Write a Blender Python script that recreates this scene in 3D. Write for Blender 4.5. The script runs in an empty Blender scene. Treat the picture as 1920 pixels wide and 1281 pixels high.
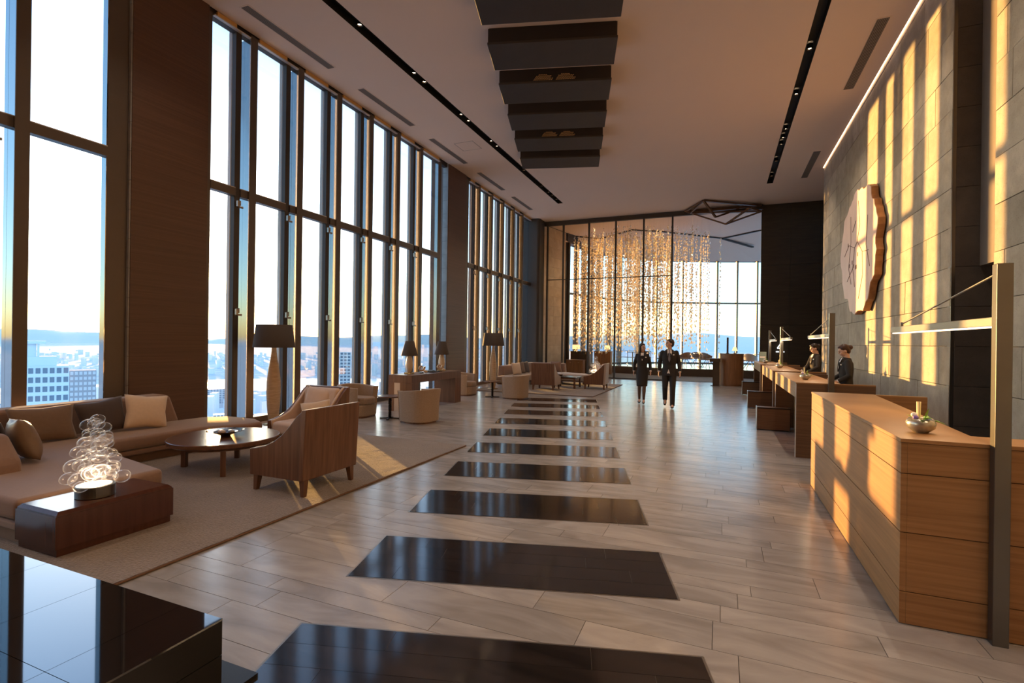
import bpy, bmesh, math, random
from math import sin, cos, pi, radians, sqrt, atan2
from mathutils import Vector, Matrix
random.seed(7)
S = bpy.context.scene
COL = S.collection

# ------------------------------------------------------------------ camera
HC = 1.6
FPX, YAW, ROLL = 946.2, 0.39265, 0.01343
f0 = Vector((-sin(YAW), cos(YAW), 0.0)); r0 = Vector((cos(YAW), sin(YAW), 0.0)); u0 = Vector((0, 0, 1))
rr = r0*cos(ROLL) + u0*sin(ROLL); uu = -r0*sin(ROLL) + u0*cos(ROLL)
camd = bpy.data.cameras.new('camera'); cam = bpy.data.objects.new('camera', camd); COL.objects.link(cam)
camd.sensor_fit = 'HORIZONTAL'; camd.sensor_width = 36.0; camd.lens = 36.0*FPX/1920.0
camd.clip_start = 0.05; camd.clip_end = 80000
m = Matrix.Identity(4)
for i in range(3):
    m[i][0] = rr[i]; m[i][1] = uu[i]; m[i][2] = -f0[i]
m[2][3] = HC
cam.matrix_world = m
S.camera = cam

# ------------------------------------------------------------------ world, sun, exposure
SUN = Vector((-sin(radians(53.75)), cos(radians(53.75)), 0.0272)).normalized()
w = bpy.data.worlds.new('world'); S.world = w; w.use_nodes = True
nt = w.node_tree; nt.nodes.clear()
sky = nt.nodes.new('ShaderNodeTexSky'); sky.sky_type = 'NISHITA'; sky.sun_disc = False
sky.sun_elevation = radians(6.0); sky.sun_rotation = atan2(SUN.x, SUN.y)
sky.altitude = 150; sky.air_density = 1.0; sky.dust_density = 0.7; sky.ozone_density = 3.0
bg = nt.nodes.new('ShaderNodeBackground'); bg.inputs[1].default_value = 0.62
wo = nt.nodes.new('ShaderNodeOutputWorld')
nt.links.new(sky.outputs[0], bg.inputs[0]); nt.links.new(bg.outputs[0], wo.inputs[0])

sl = bpy.data.lights.new('sun', 'SUN'); sl.energy = 11.0; sl.angle = radians(0.6); sl.color = (1.0, 0.52, 0.15)
so = bpy.data.objects.new('sun', sl); COL.objects.link(so)
so.rotation_euler = (-SUN).to_track_quat('-Z', 'Y').to_euler(); so.location = (-60, 45, 30)

S.view_settings.view_transform = 'Standard'; S.view_settings.look = 'None'
S.view_settings.gamma = 1.0; S.view_settings.use_curve_mapping = False
S.view_settings.exposure = 0.55
S.cycles.transparent_max_bounces = 48

# ------------------------------------------------------------------ materials
MATS = {}
def _new(name):
    mt = bpy.data.materials.new(name); mt.use_nodes = True
    n = mt.node_tree.nodes; n.clear()
    o = n.new('ShaderNodeOutputMaterial'); b = n.new('ShaderNodeBsdfPrincipled')
    mt.node_tree.links.new(b.outputs[0], o.inputs[0]); MATS[name] = mt
    return mt, n, mt.node_tree.links, b, o
def plain(name, col, rough=0.6, metal=0.0, spec=0.5, emit=None, es=0.0, var=0.06, scale=9.0, bump=0.0, sheen=0.0):
    mt, n, l, b, o = _new(name)
    b.inputs['Roughness'].default_value = rough; b.inputs['Metallic'].default_value = metal
    b.inputs['Specular IOR Level'].default_value = spec
    if sheen: b.inputs['Sheen Weight'].default_value = sheen
    tc = n.new('ShaderNodeTexCoord'); nz = n.new('ShaderNodeTexNoise'); nz.inputs['Scale'].default_value = scale
    nz.inputs['Detail'].default_value = 4
    l.new(tc.outputs['Object'], nz.inputs['Vector'])
    mx = n.new('ShaderNodeMixRGB'); mx.inputs[1].default_value = (*[max(0, c*(1-var*2)) for c in col], 1)
    mx.inputs[2].default_value = (*[min(1, c*(1+var*2)) for c in col], 1)
    l.new(nz.outputs['Fac'], mx.inputs[0]); l.new(mx.outputs[0], b.inputs['Base Color'])
    if bump:
        bp = n.new('ShaderNodeBump'); bp.inputs['Strength'].default_value = bump; bp.inputs['Distance'].default_value = 0.01
        l.new(nz.outputs['Fac'], bp.inputs['Height']); l.new(bp.outputs[0], b.inputs['Normal'])
    if emit:
        b.inputs['Emission Color'].default_value = (*emit, 1); b.inputs['Emission Strength'].default_value = es
    return mt
def grain(name, c1, c2, rough=0.4, stretch=(1, 1, 12), scale=6.0, coords='Object', rnd=0.0, spec=0.5, bump=0.0, detail=6, dist=0.6, coat=0.0):
    """streaky material: noise squeezed along one axis (small stretch value = long streaks)"""
    mt, n, l, b, o = _new(name)
    b.inputs['Roughness'].default_value = rough; b.inputs['Specular IOR Level'].default_value = spec
    if coat: b.inputs['Coat Weight'].default_value = coat; b.inputs['Coat Roughness'].default_value = 0.08
    if coords == 'Object':
        tc = n.new('ShaderNodeTexCoord'); src = tc.outputs['Object']
    else:
        tc = n.new('ShaderNodeNewGeometry'); src = tc.outputs['Position']
    mp = n.new('ShaderNodeMapping'); mp.inputs['Scale'].default_value = stretch
    l.new(src, mp.inputs['Vector'])
    nz = n.new('ShaderNodeTexNoise'); nz.inputs['Scale'].default_value = scale; nz.inputs['Detail'].default_value = detail
    nz.inputs['Distortion'].default_value = dist
    l.new(mp.outputs[0], nz.inputs['Vector'])
    cr = n.new('ShaderNodeValToRGB'); cr.color_ramp.elements[0].position = 0.32; cr.color_ramp.elements[1].position = 0.7
    cr.color_ramp.elements[0].color = (*c1, 1); cr.color_ramp.elements[1].color = (*c2, 1)
    l.new(nz.outputs['Fac'], cr.inputs[0])
    out = cr.outputs[0]
    oi = n.new('ShaderNodeObjectInfo')
    if rnd:
        mo = n.new('ShaderNodeVectorMath'); mo.operation = 'MULTIPLY_ADD'
        cb = n.new('ShaderNodeCombineXYZ')
        for k in range(3): l.new(oi.outputs['Random'], cb.inputs[k])
        mo.inputs[1].default_value = (37, 53, 71); l.new(cb.outputs[0], mo.inputs[0]); l.new(src, mo.inputs[2])
        l.new(mo.outputs[0], mp.inputs['Vector'])
        hs = n.new('ShaderNodeHueSaturation')
        mr = n.new('ShaderNodeMapRange'); mr.inputs[3].default_value = 1-rnd; mr.inputs[4].default_value = 1+rnd
        l.new(oi.outputs['Random'], mr.inputs[0]); l.new(mr.outputs[0], hs.inputs['Value']); l.new(out, hs.inputs['Color'])
        out = hs.outputs[0]
    l.new(out, b.inputs['Base Color'])
    if bump:
        bp = n.new('ShaderNodeBump'); bp.inputs['Strength'].default_value = bump; bp.inputs['Distance'].default_value = 0.004
        l.new(nz.outputs['Fac'], bp.inputs['Height']); l.new(bp.outputs[0], b.inputs['Normal'])
    return mt
def stone(name, c1, c2, pit, rough=0.75):
    mt, n, l, b, o = _new(name)
    b.inputs['Roughness'].default_value = rough
    g = n.new('ShaderNodeNewGeometry'); oi = n.new('ShaderNodeObjectInfo')
    nz = n.new('ShaderNodeTexNoise'); nz.inputs['Scale'].default_value = 3.0; nz.inputs['Detail'].default_value = 9; nz.inputs['Roughness'].default_value = 0.7
    l.new(g.outputs['Position'], nz.inputs['Vector'])
    cr = n.new('ShaderNodeValToRGB'); cr.color_ramp.elements[0].position = 0.3; cr.color_ramp.elements[1].position = 0.72
    cr.color_ramp.elements[0].color = (*c1, 1); cr.color_ramp.elements[1].color = (*c2, 1)
    l.new(nz.outputs['Fac'], cr.inputs[0])
    vo = n.new('ShaderNodeTexVoronoi'); vo.inputs['Scale'].default_value = 38; l.new(g.outputs['Position'], vo.inputs['Vector'])
    pr = n.new('ShaderNodeValToRGB'); pr.color_ramp.elements[0].position = 0.10; pr.color_ramp.elements[1].position = 0.2
    pr.color_ramp.elements[0].color = (*pit, 1); pr.color_ramp.elements[1].color = (1, 1, 1, 1)
    l.new(vo.outputs['Distance'], pr.inputs[0])
    mx = n.new('ShaderNodeMixRGB'); mx.blend_type = 'MULTIPLY'; mx.inputs[0].default_value = 0.7
    l.new(cr.outputs[0], mx.inputs[1]); l.new(pr.outputs[0], mx.inputs[2])
    hs = n.new('ShaderNodeHueSaturation'); mr = n.new('ShaderNodeMapRange'); mr.inputs[3].default_value = 0.82; mr.inputs[4].default_value = 1.18
    l.new(oi.outputs['Random'], mr.inputs[0]); l.new(mr.outputs[0], hs.inputs['Value']); l.new(mx.outputs[0], hs.inputs['Color'])
    l.new(hs.outputs[0], b.inputs['Base Color'])
    bp = n.new('ShaderNodeBump'); bp.inputs['Strength'].default_value = 0.35; bp.inputs['Distance'].default_value = 0.006
    l.new(mx.outputs[0], bp.inputs['Height']); l.new(bp.outputs[0], b.inputs['Normal'])
    return mt
def glass(name, tint=(0.96, 0.98, 0.98), refl=0.5, ior=1.45, body=0.0):
    mt, n, l, b, o = _new(name); n.remove(b)
    t = n.new('ShaderNodeBsdfTransparent'); t.inputs[0].default_value = (*tint, 1)
    g = n.new('ShaderNodeBsdfGlossy'); g.inputs['Roughness'].default_value = 0.0
    fr = n.new('ShaderNodeFresnel'); fr.inputs[0].default_value = ior
    mu = n.new('ShaderNodeMath'); mu.operation = 'MULTIPLY'; mu.inputs[1].default_value = refl; l.new(fr.outputs[0], mu.inputs[0])
    mx = n.new('ShaderNodeMixShader'); l.new(mu.outputs[0], mx.inputs[0]); l.new(t.outputs[0], mx.inputs[1]); l.new(g.outputs[0], mx.inputs[2])
    l.new(mx.outputs[0], o.inputs[0])
    return mt
def glow(name, col, s):
    mt, n, l, b, o = _new(name); n.remove(b)
    e = n.new('ShaderNodeEmission'); e.inputs[0].default_value = (*col, 1); e.inputs[1].default_value = s
    l.new(e.outputs[0], o.inputs[0]); return mt

grain('tile', (.29, .265, .24), (.45, .42, .385), rough=.22, stretch=(.5, 1.6, 1), scale=2.2, coords='P', rnd=.10, dist=1.8, detail=8)
plain('grout', (.10, .088, .075), .8)
grain('inlay', (.012, .010, .009), (.030, .022, .018), rough=.10, stretch=(.3, 3, 1), scale=5, coords='P', rnd=.15, spec=.5)
plain('inlay_trim', (.30, .27, .23), .3, .8)
plain('ceiling', (.74, .60, .50), .9, var=.01, scale=1)
plain('slot_black', (.008, .007, .006), .6)
plain('beam_dark', (.040, .031, .026), .6, var=.1, scale=3)
plain('beam_mesh', (.020, .013, .010), .55)
plain('vent', (.24, .205, .18), .7)
plain('vent_dark', (.05, .042, .036), .8)
stone('stone_light', (.27, .225, .165), (.43, .37, .285), (.42, .40, .36))
stone('stone_dark', (.050, .043, .038), (.085, .073, .062), (.5, .5, .5))
plain('recess', (.15, .115, .09), .7)
grain('column_wood', (.072, .034, .019), (.104, .050, .029), rough=.42, stretch=(1, .25, 16), scale=2.4, coords='P', dist=.4)
grain('side_tile', (.20, .19, .185), (.27, .26, .25), rough=.3, stretch=(1, 1, 1), scale=3, coords='P')
plain('fin_metal', (.42, .40, .38), .07, 1.0, var=.01)
plain('cap_bronze', (.105, .080, .062), .38, .35, var=.03)
plain('vent_bronze', (.050, .040, .033), .4, .3, var=.03)
plain('frame_light', (.50, .46, .42), .4, .2, var=.03)
plain('frame_dark', (.040, .034, .030), .55, .1)
plain('handle_metal', (.38, .35, .31), .3, .9)
plain('painted_glow', (.62, .36, .12), .5, .2, var=.08, scale=4)  # warm glow above the window heads, painted as a gold colour
glass('window_glass', (.97, .985, .99), .45)
glass('partition_glass', (.97, .97, .95), .25)
def bubblemat():
    mt, n, l, b, o = _new('bubble_glass'); n.remove(b)
    t = n.new('ShaderNodeBsdfTransparent'); g = n.new('ShaderNodeBsdfGlossy'); g.inputs['Roughness'].default_value = .03
    d = n.new('ShaderNodeBsdfTranslucent'); d.inputs[0].default_value = (1, .97, .93, 1); df = n.new('ShaderNodeBsdfDiffuse'); df.inputs[0].default_value = (1, .97, .93, 1)
    lw = n.new('ShaderNodeLayerWeight'); lw.inputs[0].default_value = .28
    rp = n.new('ShaderNodeValToRGB'); rp.color_ramp.elements[0].position = .25; rp.color_ramp.elements[1].position = .95; rp.color_ramp.elements[0].color = (.04, .04, .04, 1); rp.color_ramp.elements[1].color = (.55, .55, .55, 1)
    l.new(lw.outputs['Facing'], rp.inputs[0])
    m0 = n.new('ShaderNodeMixShader'); m0.inputs[0].default_value = .5; l.new(d.outputs[0], m0.inputs[1]); l.new(df.outputs[0], m0.inputs[2])
    m1 = n.new('ShaderNodeMixShader'); m1.inputs[0].default_value = .62; l.new(m0.outputs[0], m1.inputs[1]); l.new(g.outputs[0], m1.inputs[2])
    m2 = n.new('ShaderNodeMixShader'); l.new(rp.outputs[0], m2.inputs[0]); l.new(t.outputs[0], m2.inputs[1]); l.new(m1.outputs[0], m2.inputs[2]); l.new(m2.outputs[0], o.inputs[0])
bubblemat()
grain('desk_wood', (.235, .112, .038), (.36, .185, .070), rough=.42, stretch=(.35, .35, 14), scale=3.0, coords='P', dist=.3)
grain('desk_dark', (.105, .052, .024), (.155, .080, .038), rough=.42, stretch=(.35, .35, 14), scale=3.0, coords='P', dist=.3)
grain('walnut', (.105, .048, .026), (.185, .090, .050), rough=.36, stretch=(14, 14, .5), scale=2.6, coords='Object', dist=.3)
grain('walnut_flat', (.105, .050, .028), (.165, .082, .048), rough=.25, stretch=(1, 12, 12), scale=2.0, coords='Object', dist=.3)
grain('block_wood', (.072, .027, .018), (.094, .037, .024), rough=.18, stretch=(12, 12, .6), scale=2.4, coords='Object', dist=.3)
plain('lacquer', (.006, .006, .007), .03, 0, .9, var=.0)
MATS['lacquer'].node_tree.nodes['Principled BSDF'].inputs['IOR'].default_value = 1.9
MATS['inlay'].node_tree.nodes['Principled BSDF'].inputs['IOR'].default_value = 1.65
plain('lacquer_edge', (.008, .007, .007), .3)
plain('sofa_fabric', (.25, .155, .11), .85, var=.05, scale=40, sheen=.25, bump=.1)
plain('sofa_light', (.42, .33, .265), .85, var=.05, scale=40, sheen=.25, bump=.1)
plain('cushion_cream', (.66, .52, .39), .85, var=.04, scale=30, sheen=.2)
plain('cushion_brown', (.17, .105, .065), .75, var=.06, scale=30, sheen=.2)
plain('cushion_dark', (.055, .036, .032), .7, var=.06, scale=30, sheen=.2)
plain('cushion_bronze', (.20, .13, .08), .45, var=.06, scale=20)
plain('leather_cream', (.62, .47, .37), .6, var=.04, scale=12)
plain('tub_fabric', (.36, .27, .195), .95, var=.16, scale=70, bump=.3, sheen=.2)
plain('tub_seat', (.33, .235, .165), .9, var=.1, scale=60, sheen=.2)
def rugmat():
    mt, n, l, b, o = _new('rug'); b.inputs['Roughness'].default_value = 1.0; b.inputs['Sheen Weight'].default_value = .3
    tc = n.new('ShaderNodeTexCoord')
    a = n.new('ShaderNodeTexNoise'); a.inputs['Scale'].default_value = 60; a.inputs['Detail'].default_value = 3; l.new(tc.outputs['Object'], a.inputs['Vector'])
    c = n.new('ShaderNodeTexNoise'); c.inputs['Scale'].default_value = 1.2; l.new(tc.outputs['Object'], c.inputs['Vector'])
    ad = n.new('ShaderNodeMath'); ad.operation = 'MULTIPLY_ADD'; ad.inputs[1].default_value = .55; l.new(a.outputs['Fac'], ad.inputs[0])
    h = n.new('ShaderNodeMath'); h.operation = 'MULTIPLY'; h.inputs[1].default_value = .45; l.new(c.outputs['Fac'], h.inputs[0]); l.new(h.outputs[0], ad.inputs[2])
    cr = n.new('ShaderNodeValToRGB'); cr.color_ramp.elements[0].position = .3; cr.color_ramp.elements[1].position = .7
    cr.color_ramp.elements[0].color = (.13, .10, .08, 1); cr.color_ramp.elements[1].color = (.30, .235, .185, 1)
    l.new(ad.outputs[0], cr.inputs[0]); l.new(cr.outputs[0], b.inputs['Base Color'])
    bp = n.new('ShaderNodeBump'); bp.inputs['Strength'].default_value = .8; bp.inputs['Distance'].default_value = .02
    l.new(a.outputs['Fac'], bp.inputs['Height']); l.new(bp.outputs[0], b.inputs['Normal'])
rugmat()
plain('rug_edge', (.16, .085, .045), .9)
plain('shade_dark', (.060, .045, .035), .8, var=.05, scale=60)
plain('shade_cream', (.85, .62, .36), .8, emit=(1.0, .62, .25), es=1.2)
grain('lamp_body', (.46, .33, .21), (.62, .47, .32), rough=.35, stretch=(1, 1, 9), scale=7, coords='Object', dist=.2, bump=.3)
plain('ceramic', (.66, .56, .43), .3, var=.06, scale=15)
plain('brass', (.55, .36, .15), .25, .95)
plain('steel', (.27, .265, .25), .34, .9, var=.03)
plain('steel_dark', (.16, .16, .155), .28, .9, var=.04)
plain('shell', (.55, .42, .30), .3, var=.2, scale=20)
grain('pier_tile', (.40, .31, .21), (.50, .40, .28), rough=.5, stretch=(1, 1, 1), scale=3, coords='P', rnd=.05)
plain('frame_bronze', (.13, .07, .035), .4, .4)
plain('black_metal', (.020, .015, .012), .4, .4)
plain('bowl_dark', (.09, .055, .035), .2, .5)
plain('bowl_silver', (.42, .40, .34), .25, .7, var=.25, scale=30)
plain('leaf', (.22, .42, .04), .5, var=.2, scale=20)
plain('petal_white', (.85, .80, .76), .6)
plain('petal_purple', (.22, .13, .40), .6)
plain('candle', (.85, .70, .38), .6)
plain('art_wood', (.68, .49, .41), .55, var=.07, scale=2.5)
grain('art_edge', (.28, .115, .035), (.46, .21, .07), rough=.5, stretch=(1, 1, 1), scale=6, coords='Object')
plain('crack', (.16, .075, .05), .8)
glow('led_warm', (1.0, .70, .42), 3.5)
glow('led_cove', (1.0, .60, .36), 9.0)
glow('downlight', (1.0, .68, .40), 26.0)
glow('beam_glow', (1.0, .40, .12), .08)
glow('sign_white', (.85, .93, 1.0), 1.6)
glow('bulb_warm', (1.0, .62, .33), 3.0)
grain('dark_panel', (.026, .018, .010), (.042, .030, .017), rough=.5, stretch=(1, 1, 10), scale=2, coords='P', dist=.3)
plain('carpet_grey', (.14, .13, .105), 1.0, var=.25, scale=14)
plain('platform_wood', (.062, .038, .022), .35, var=.1)
plain('platform_top', (.28, .24, .20), .15, var=.1, scale=2)
grain('cabinet_wood', (.19, .082, .030), (.28, .13, .055), rough=.4, stretch=(10, 10, .6), scale=2.4, coords='Object')
plain('skin', (.60, .36, .25), .55, var=.03, scale=20)
plain('stocking', (.13, .075, .05), .6)
plain('suit', (.020, .016, .014), .8, var=.05, scale=60)
plain('suit_brown', (.028, .021, .017), .8, var=.05, scale=60)
plain('shirt', (.80, .76, .72), .7)
plain('tie', (.20, .20, .24), .6)
plain('hair', (.014, .008, .006), .45)
plain('hair_red', (.050, .018, .011), .45)
plain('shoe', (.010, .009, .009), .25)
plain('lip', (.40, .12, .10), .5)
plain('tablet', (.30, .38, .33), .15, var=.02)
def crystalmat():
    mt, n, l, b, o = _new('crystal'); n.remove(b)
    g = n.new('ShaderNodeBsdfGlossy'); g.inputs['Roughness'].default_value = .04
    t = n.new('ShaderNodeBsdfTransparent'); tr = n.new('ShaderNodeBsdfTranslucent')
    oi = n.new('ShaderNodeNewGeometry')
    nz = n.new('ShaderNodeTexWhiteNoise'); nz.noise_dimensions = '3D'
    mu = n.new('ShaderNodeVectorMath'); mu.operation = 'SNAP'; mu.inputs[1].default_value = (.12, .12, .12)
    l.new(oi.outputs['Position'], mu.inputs[0]); l.new(mu.outputs[0], nz.inputs['Vector'])
    cr = n.new('ShaderNodeValToRGB'); e = cr.color_ramp.elements; e[0].color = (1, .86, .66, 1); e[1].color = (.80, .92, 1, 1)
    e.new(.45).color = (1, .93, .78, 1); e.new(.72).color = (1, .78, .50, 1); l.new(nz.outputs['Value'], cr.inputs[0])
    l.new(cr.outputs[0], tr.inputs[0]); l.new(cr.outputs[0], g.inputs[0])
    m1 = n.new('ShaderNodeMixShader'); m1.inputs[0].default_value = .30; l.new(tr.outputs[0], m1.inputs[1]); l.new(t.outputs[0], m1.inputs[2])
    m2 = n.new('ShaderNodeMixShader'); m2.inputs[0].default_value = .40; l.new(m1.outputs[0], m2.inputs[1]); l.new(g.outputs[0], m2.inputs[2])
    l.new(m2.outputs[0], o.inputs[0])
crystalmat()
# outside
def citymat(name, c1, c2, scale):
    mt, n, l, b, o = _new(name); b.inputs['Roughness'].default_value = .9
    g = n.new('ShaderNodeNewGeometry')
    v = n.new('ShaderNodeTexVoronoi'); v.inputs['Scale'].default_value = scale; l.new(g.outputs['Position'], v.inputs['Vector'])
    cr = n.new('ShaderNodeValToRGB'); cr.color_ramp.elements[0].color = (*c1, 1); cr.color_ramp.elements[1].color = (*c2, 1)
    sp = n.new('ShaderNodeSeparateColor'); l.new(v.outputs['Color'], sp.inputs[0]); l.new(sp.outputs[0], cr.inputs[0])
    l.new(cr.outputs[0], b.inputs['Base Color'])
citymat('city_ground', (.66, .67, .68), (.97, .95, .92), .03)  # distance haze painted into these pale city colours
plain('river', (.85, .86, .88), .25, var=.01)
plain('hill', (1.0, .90, .78), 1.0, var=.02, scale=.0008)  # haze brightening put into the base colour, warmed against the blue skylight
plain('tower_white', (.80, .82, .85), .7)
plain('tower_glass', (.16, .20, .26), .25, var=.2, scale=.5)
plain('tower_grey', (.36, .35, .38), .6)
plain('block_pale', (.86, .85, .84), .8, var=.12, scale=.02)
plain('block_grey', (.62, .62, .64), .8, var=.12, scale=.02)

# ------------------------------------------------------------------ mesh helpers
class MB:
    def __init__(s): s.v = []; s.f = []; s.M = Matrix.Identity(4)
    def add(s, vs, fs):
        k = len(s.v); s.v += [s.M @ Vector(p) for p in vs]; s.f += [tuple(i+k for i in q) for q in fs]; return s
    def box(s, x0, x1, y0, y1, z0, z1):
        return s.add([(x0,y0,z0),(x1,y0,z0),(x1,y1,z0),(x0,y1,z0),(x0,y0,z1),(x1,y0,z1),(x1,y1,z1),(x0,y1,z1)],
              [(0,3,2,1),(4,5,6,7),(0,1,5,4),(1,2,6,5),(2,3,7,6),(3,0,4,7)])
    def prism(s, poly, z0, z1):
        n = len(poly)
        return s.add([(x,y,z0) for x,y in poly]+[(x,y,z1) for x,y in poly],
              [tuple(range(n-1,-1,-1)), tuple(range(n,2*n))]+[(i,(i+1)%n,n+(i+1)%n,n+i) for i in range(n)])
    def prism_axis(s, poly, a0, a1, axis):
        """extrude a 2-D outline along axis: 'y' -> poly in (x,z), 'x' -> poly in (y,z)"""
        n = len(poly)
        P = (lambda a,b,t:(a,t,b)) if axis == 'y' else (lambda a,b,t:(t,a,b))
        return s.add([P(a,b,a0) for a,b in poly]+[P(a,b,a1) for a,b in poly],
              [tuple(range(n-1,-1,-1)), tuple(range(n,2*n))]+[(i,(i+1)%n,n+(i+1)%n,n+i) for i in range(n)])
    def lathe(s, prof, n=24, c=(0,0,0), cap=True):
        vs = []; fs = []; m = len(prof)
        for r, z in prof:
            for i in range(n):
                a = 2*pi*i/n; vs.append((c[0]+r*cos(a), c[1]+r*sin(a), c[2]+z))
        for j in range(m-1):
            for i in range(n):
                fs.append((j*n+i, j*n+(i+1)%n, (j+1)*n+(i+1)%n, (j+1)*n+i))
        if cap:
            fs.append(tuple(range(n-1,-1,-1))); fs.append(tuple((m-1)*n+i for i in range(n)))
        return s.add(vs, fs)
    def tube(s, pts, rad, n=8, flat=1.0, cap=True, hint=None):
        """rad: number, list of numbers or list of (rx, ry)"""
        P = [Vector(p) for p in pts]; m = len(P); vs = []; fs = []
        R = rad if isinstance(rad, (list, tuple)) else [rad]*m
        prevx = None
        for i in range(m):
            d = (P[min(i+1,m-1)]-P[max(i-1,0)])
            if d.length < 1e-9: d = Vector((0,0,1))
            d.normalize()
            h = Vector(hint) if hint else (Vector((1,0,0)) if abs(d.x) < .9 else Vector((0,1,0)))
            if prevx is not None and not hint: h = prevx
            x = (h - d*h.dot(d)); x.normalize(); prevx = x; y = d.cross(x)
            r = R[i]; rx, ry = (r if isinstance(r, (list, tuple)) else (r, r*flat))
            for k in range(n):
                a = 2*pi*k/n + pi/n; vs.append(P[i]+x*rx*cos(a)+y*ry*sin(a))
        for j in range(m-1):
            for k in range(n):
                fs.append((j*n+k, j*n+(k+1)%n, (j+1)*n+(k+1)%n, (j+1)*n+k))
        if cap:
            fs.append(tuple(range(n-1,-1,-1))); fs.append(tuple((m-1)*n+i for i in range(n)))
        return s.add(vs, fs)
    def bar(s, p, q, wd, ht=None):
        ht = ht or wd
        P, Q = Vector(p), Vector(q); d = (Q-P).normalized()
        up = Vector((0,0,1)) if abs(d.z) < .95 else Vector((1,0,0))
        x = d.cross(up).normalized(); y = x.cross(d)
        vs = []
        for b in (P, Q):
            for sx, sy in ((-1,-1),(1,-1),(1,1),(-1,1)): vs.append(b+x*sx*wd/2+y*sy*ht/2)
        return s.add(vs, [(0,3,2,1),(4,5,6,7),(0,1,5,4),(1,2,6,5),(2,3,7,6),(3,0,4,7)])
    def ball(s, c, r, n=12, m=8, rot=None):
        rx, ry, rz = r if isinstance(r, (list, tuple)) else (r, r, r)
        vs = [(0,0,-rz)]; 
        for j in range(1, m):
            t = -pi/2+pi*j/m
            for i in range(n):
                a = 2*pi*i/n; vs.append((rx*cos(t)*cos(a), ry*cos(t)*sin(a), rz*sin(t)))
        vs.append((0,0,rz)); fs = []
        for i in range(n): fs.append((0, 1+(i+1)%n, 1+i))
        for j in range(m-2):
            for i in range(n):
                a = 1+j*n; fs.append((a+i, a+(i+1)%n, a+n+(i+1)%n, a+n+i))
        a = 1+(m-2)*n
        for i in range(n): fs.append((a+i, a+(i+1)%n, len(vs)-1))
        R = rot or Matrix.Identity(3)
        return s.add([Vector(c)+R@Vector(p) for p in vs], fs)
    def pillow(s, wd, ht, th, n=14, pinch=.20):
        """cushion standing in the x-z plane, thickness along y, centred on the origin"""
        for side in (1, -1):
            vs = []; fs = []
            for j in range(n+1):
                for i in range(n+1):
                    u = -1+2*i/n; v = -1+2*j/n
                    k = (1-abs(u)**2.6)*(1-abs(v)**2.6)
                    e = 1-pinch*((1-abs(v))*abs(u)**3)*.55; g = 1-pinch*((1-abs(u))*abs(v)**3)*.55
                    vs.append((u*wd/2*e, side*th/2*max(k, 0)**.55, v*ht/2*g))
            for j in range(n):
                for i in range(n):
                    q = (j*(n+1)+i, j*(n+1)+i+1, (j+1)*(n+1)+i+1, (j+1)*(n+1)+i)
                    fs.append(q if side < 0 else q[::-1])
            s.add(vs, fs)
        return s
    def mesh(s, name):
        me = bpy.data.meshes.new(name); me.from_pydata([tuple(p) for p in s.v], [], s.f); me.update(); return me
    def build(s, name, mat, parent=None, smooth=False, bevel=0.0, seg=2, loc=None, rot=None, sub=0, weld=False):
        me = s.mesh(name); me.materials.append(MATS[mat])
        o = bpy.data.objects.new(name, me); COL.objects.link(o)
        if weld: 
            md = o.modifiers.new('weld', 'WELD'); md.merge_threshold = .0005
        if smooth: me.polygons.foreach_set('use_smooth', [True]*len(me.polygons))
        if bevel:
            md = o.modifiers.new('bevel', 'BEVEL'); md.width = bevel; md.segments = seg; md.limit_method = 'ANGLE'; md.angle_limit = radians(40)
            if not smooth: me.polygons.foreach_set('use_smooth', [False]*len(me.polygons))
        if sub:
            md = o.modifiers.new('sub', 'SUBSURF'); md.levels = sub; md.render_levels = sub
        if parent: o.parent = parent
        if loc is not None: o.location = loc
        if rot is not None: o.rotation_euler = rot
        return o
def tag(o, label=None, cat=None, group=None, kind=None):
    if label: o['label'] = label
    if cat: o['category'] = cat
    if group: o['group'] = group
    if kind: o['kind'] = kind
    return o
def empty(name, loc=(0,0,0), rz=0.0):
    o = bpy.data.objects.new(name, None); COL.objects.link(o); o.location = loc; o.rotation_euler = (0,0,rz); o.empty_display_size = .1
    return o
def thing(name, label, cat, loc=(0,0,0), rz=0.0, group=None):
    return tag(empty(name, loc, rz), label, cat, group)
def kids(o): return [c for c in bpy.data.objects if c.parent == o]
def copy_tree(o, parent=None):
    c = o.copy(); COL.objects.link(c); c.parent = parent
    for ch in list(o.children): copy_tree(ch, c)
    return c
UNIT = {}
def unit(name, mat):
    if (name, mat) not in UNIT:
        b = MB().box(-.5,.5,-.5,.5,-.5,.5); me = b.mesh(name); me.materials.append(MATS[mat]); UNIT[(name, mat)] = me
    return UNIT[(name, mat)]
def piece(name, mat, x0, x1, y0, y1, z0, z1, parent):
    """a box-shaped piece that shares one mesh with its likes"""
    o = bpy.data.objects.new(name, unit(name, mat)); COL.objects.link(o)
    o.location = ((x0+x1)/2, (y0+y1)/2, (z0+z1)/2); o.scale = (x1-x0, y1-y0, z1-z0); o.parent = parent
    return o
def ray(px, py):
    return f0 + rr*((px-960)/FPX) - uu*((py-640.5)/FPX)
def far(px, dist):
    """ground position seen in direction px at a distance"""
    d = ray(px, 640.5); h = Vector((d.x, d.y)).normalized(); return (h.x*dist, h.y*dist)
# ------------------------------------------------------------------ setting
CEIL = 7.25; XW = -8.1; XR = 2.96; Q = XR/3.12; YB = -7.0; YP = 22.6
YE = 19.6*Q; YC = 9.364*Q; YN = 8.08*Q
IX = Vector((cos(.2732), sin(.2732), 0)); IY = Vector((-sin(.2732), cos(.2732), 0)); IANG = .2732

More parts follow.
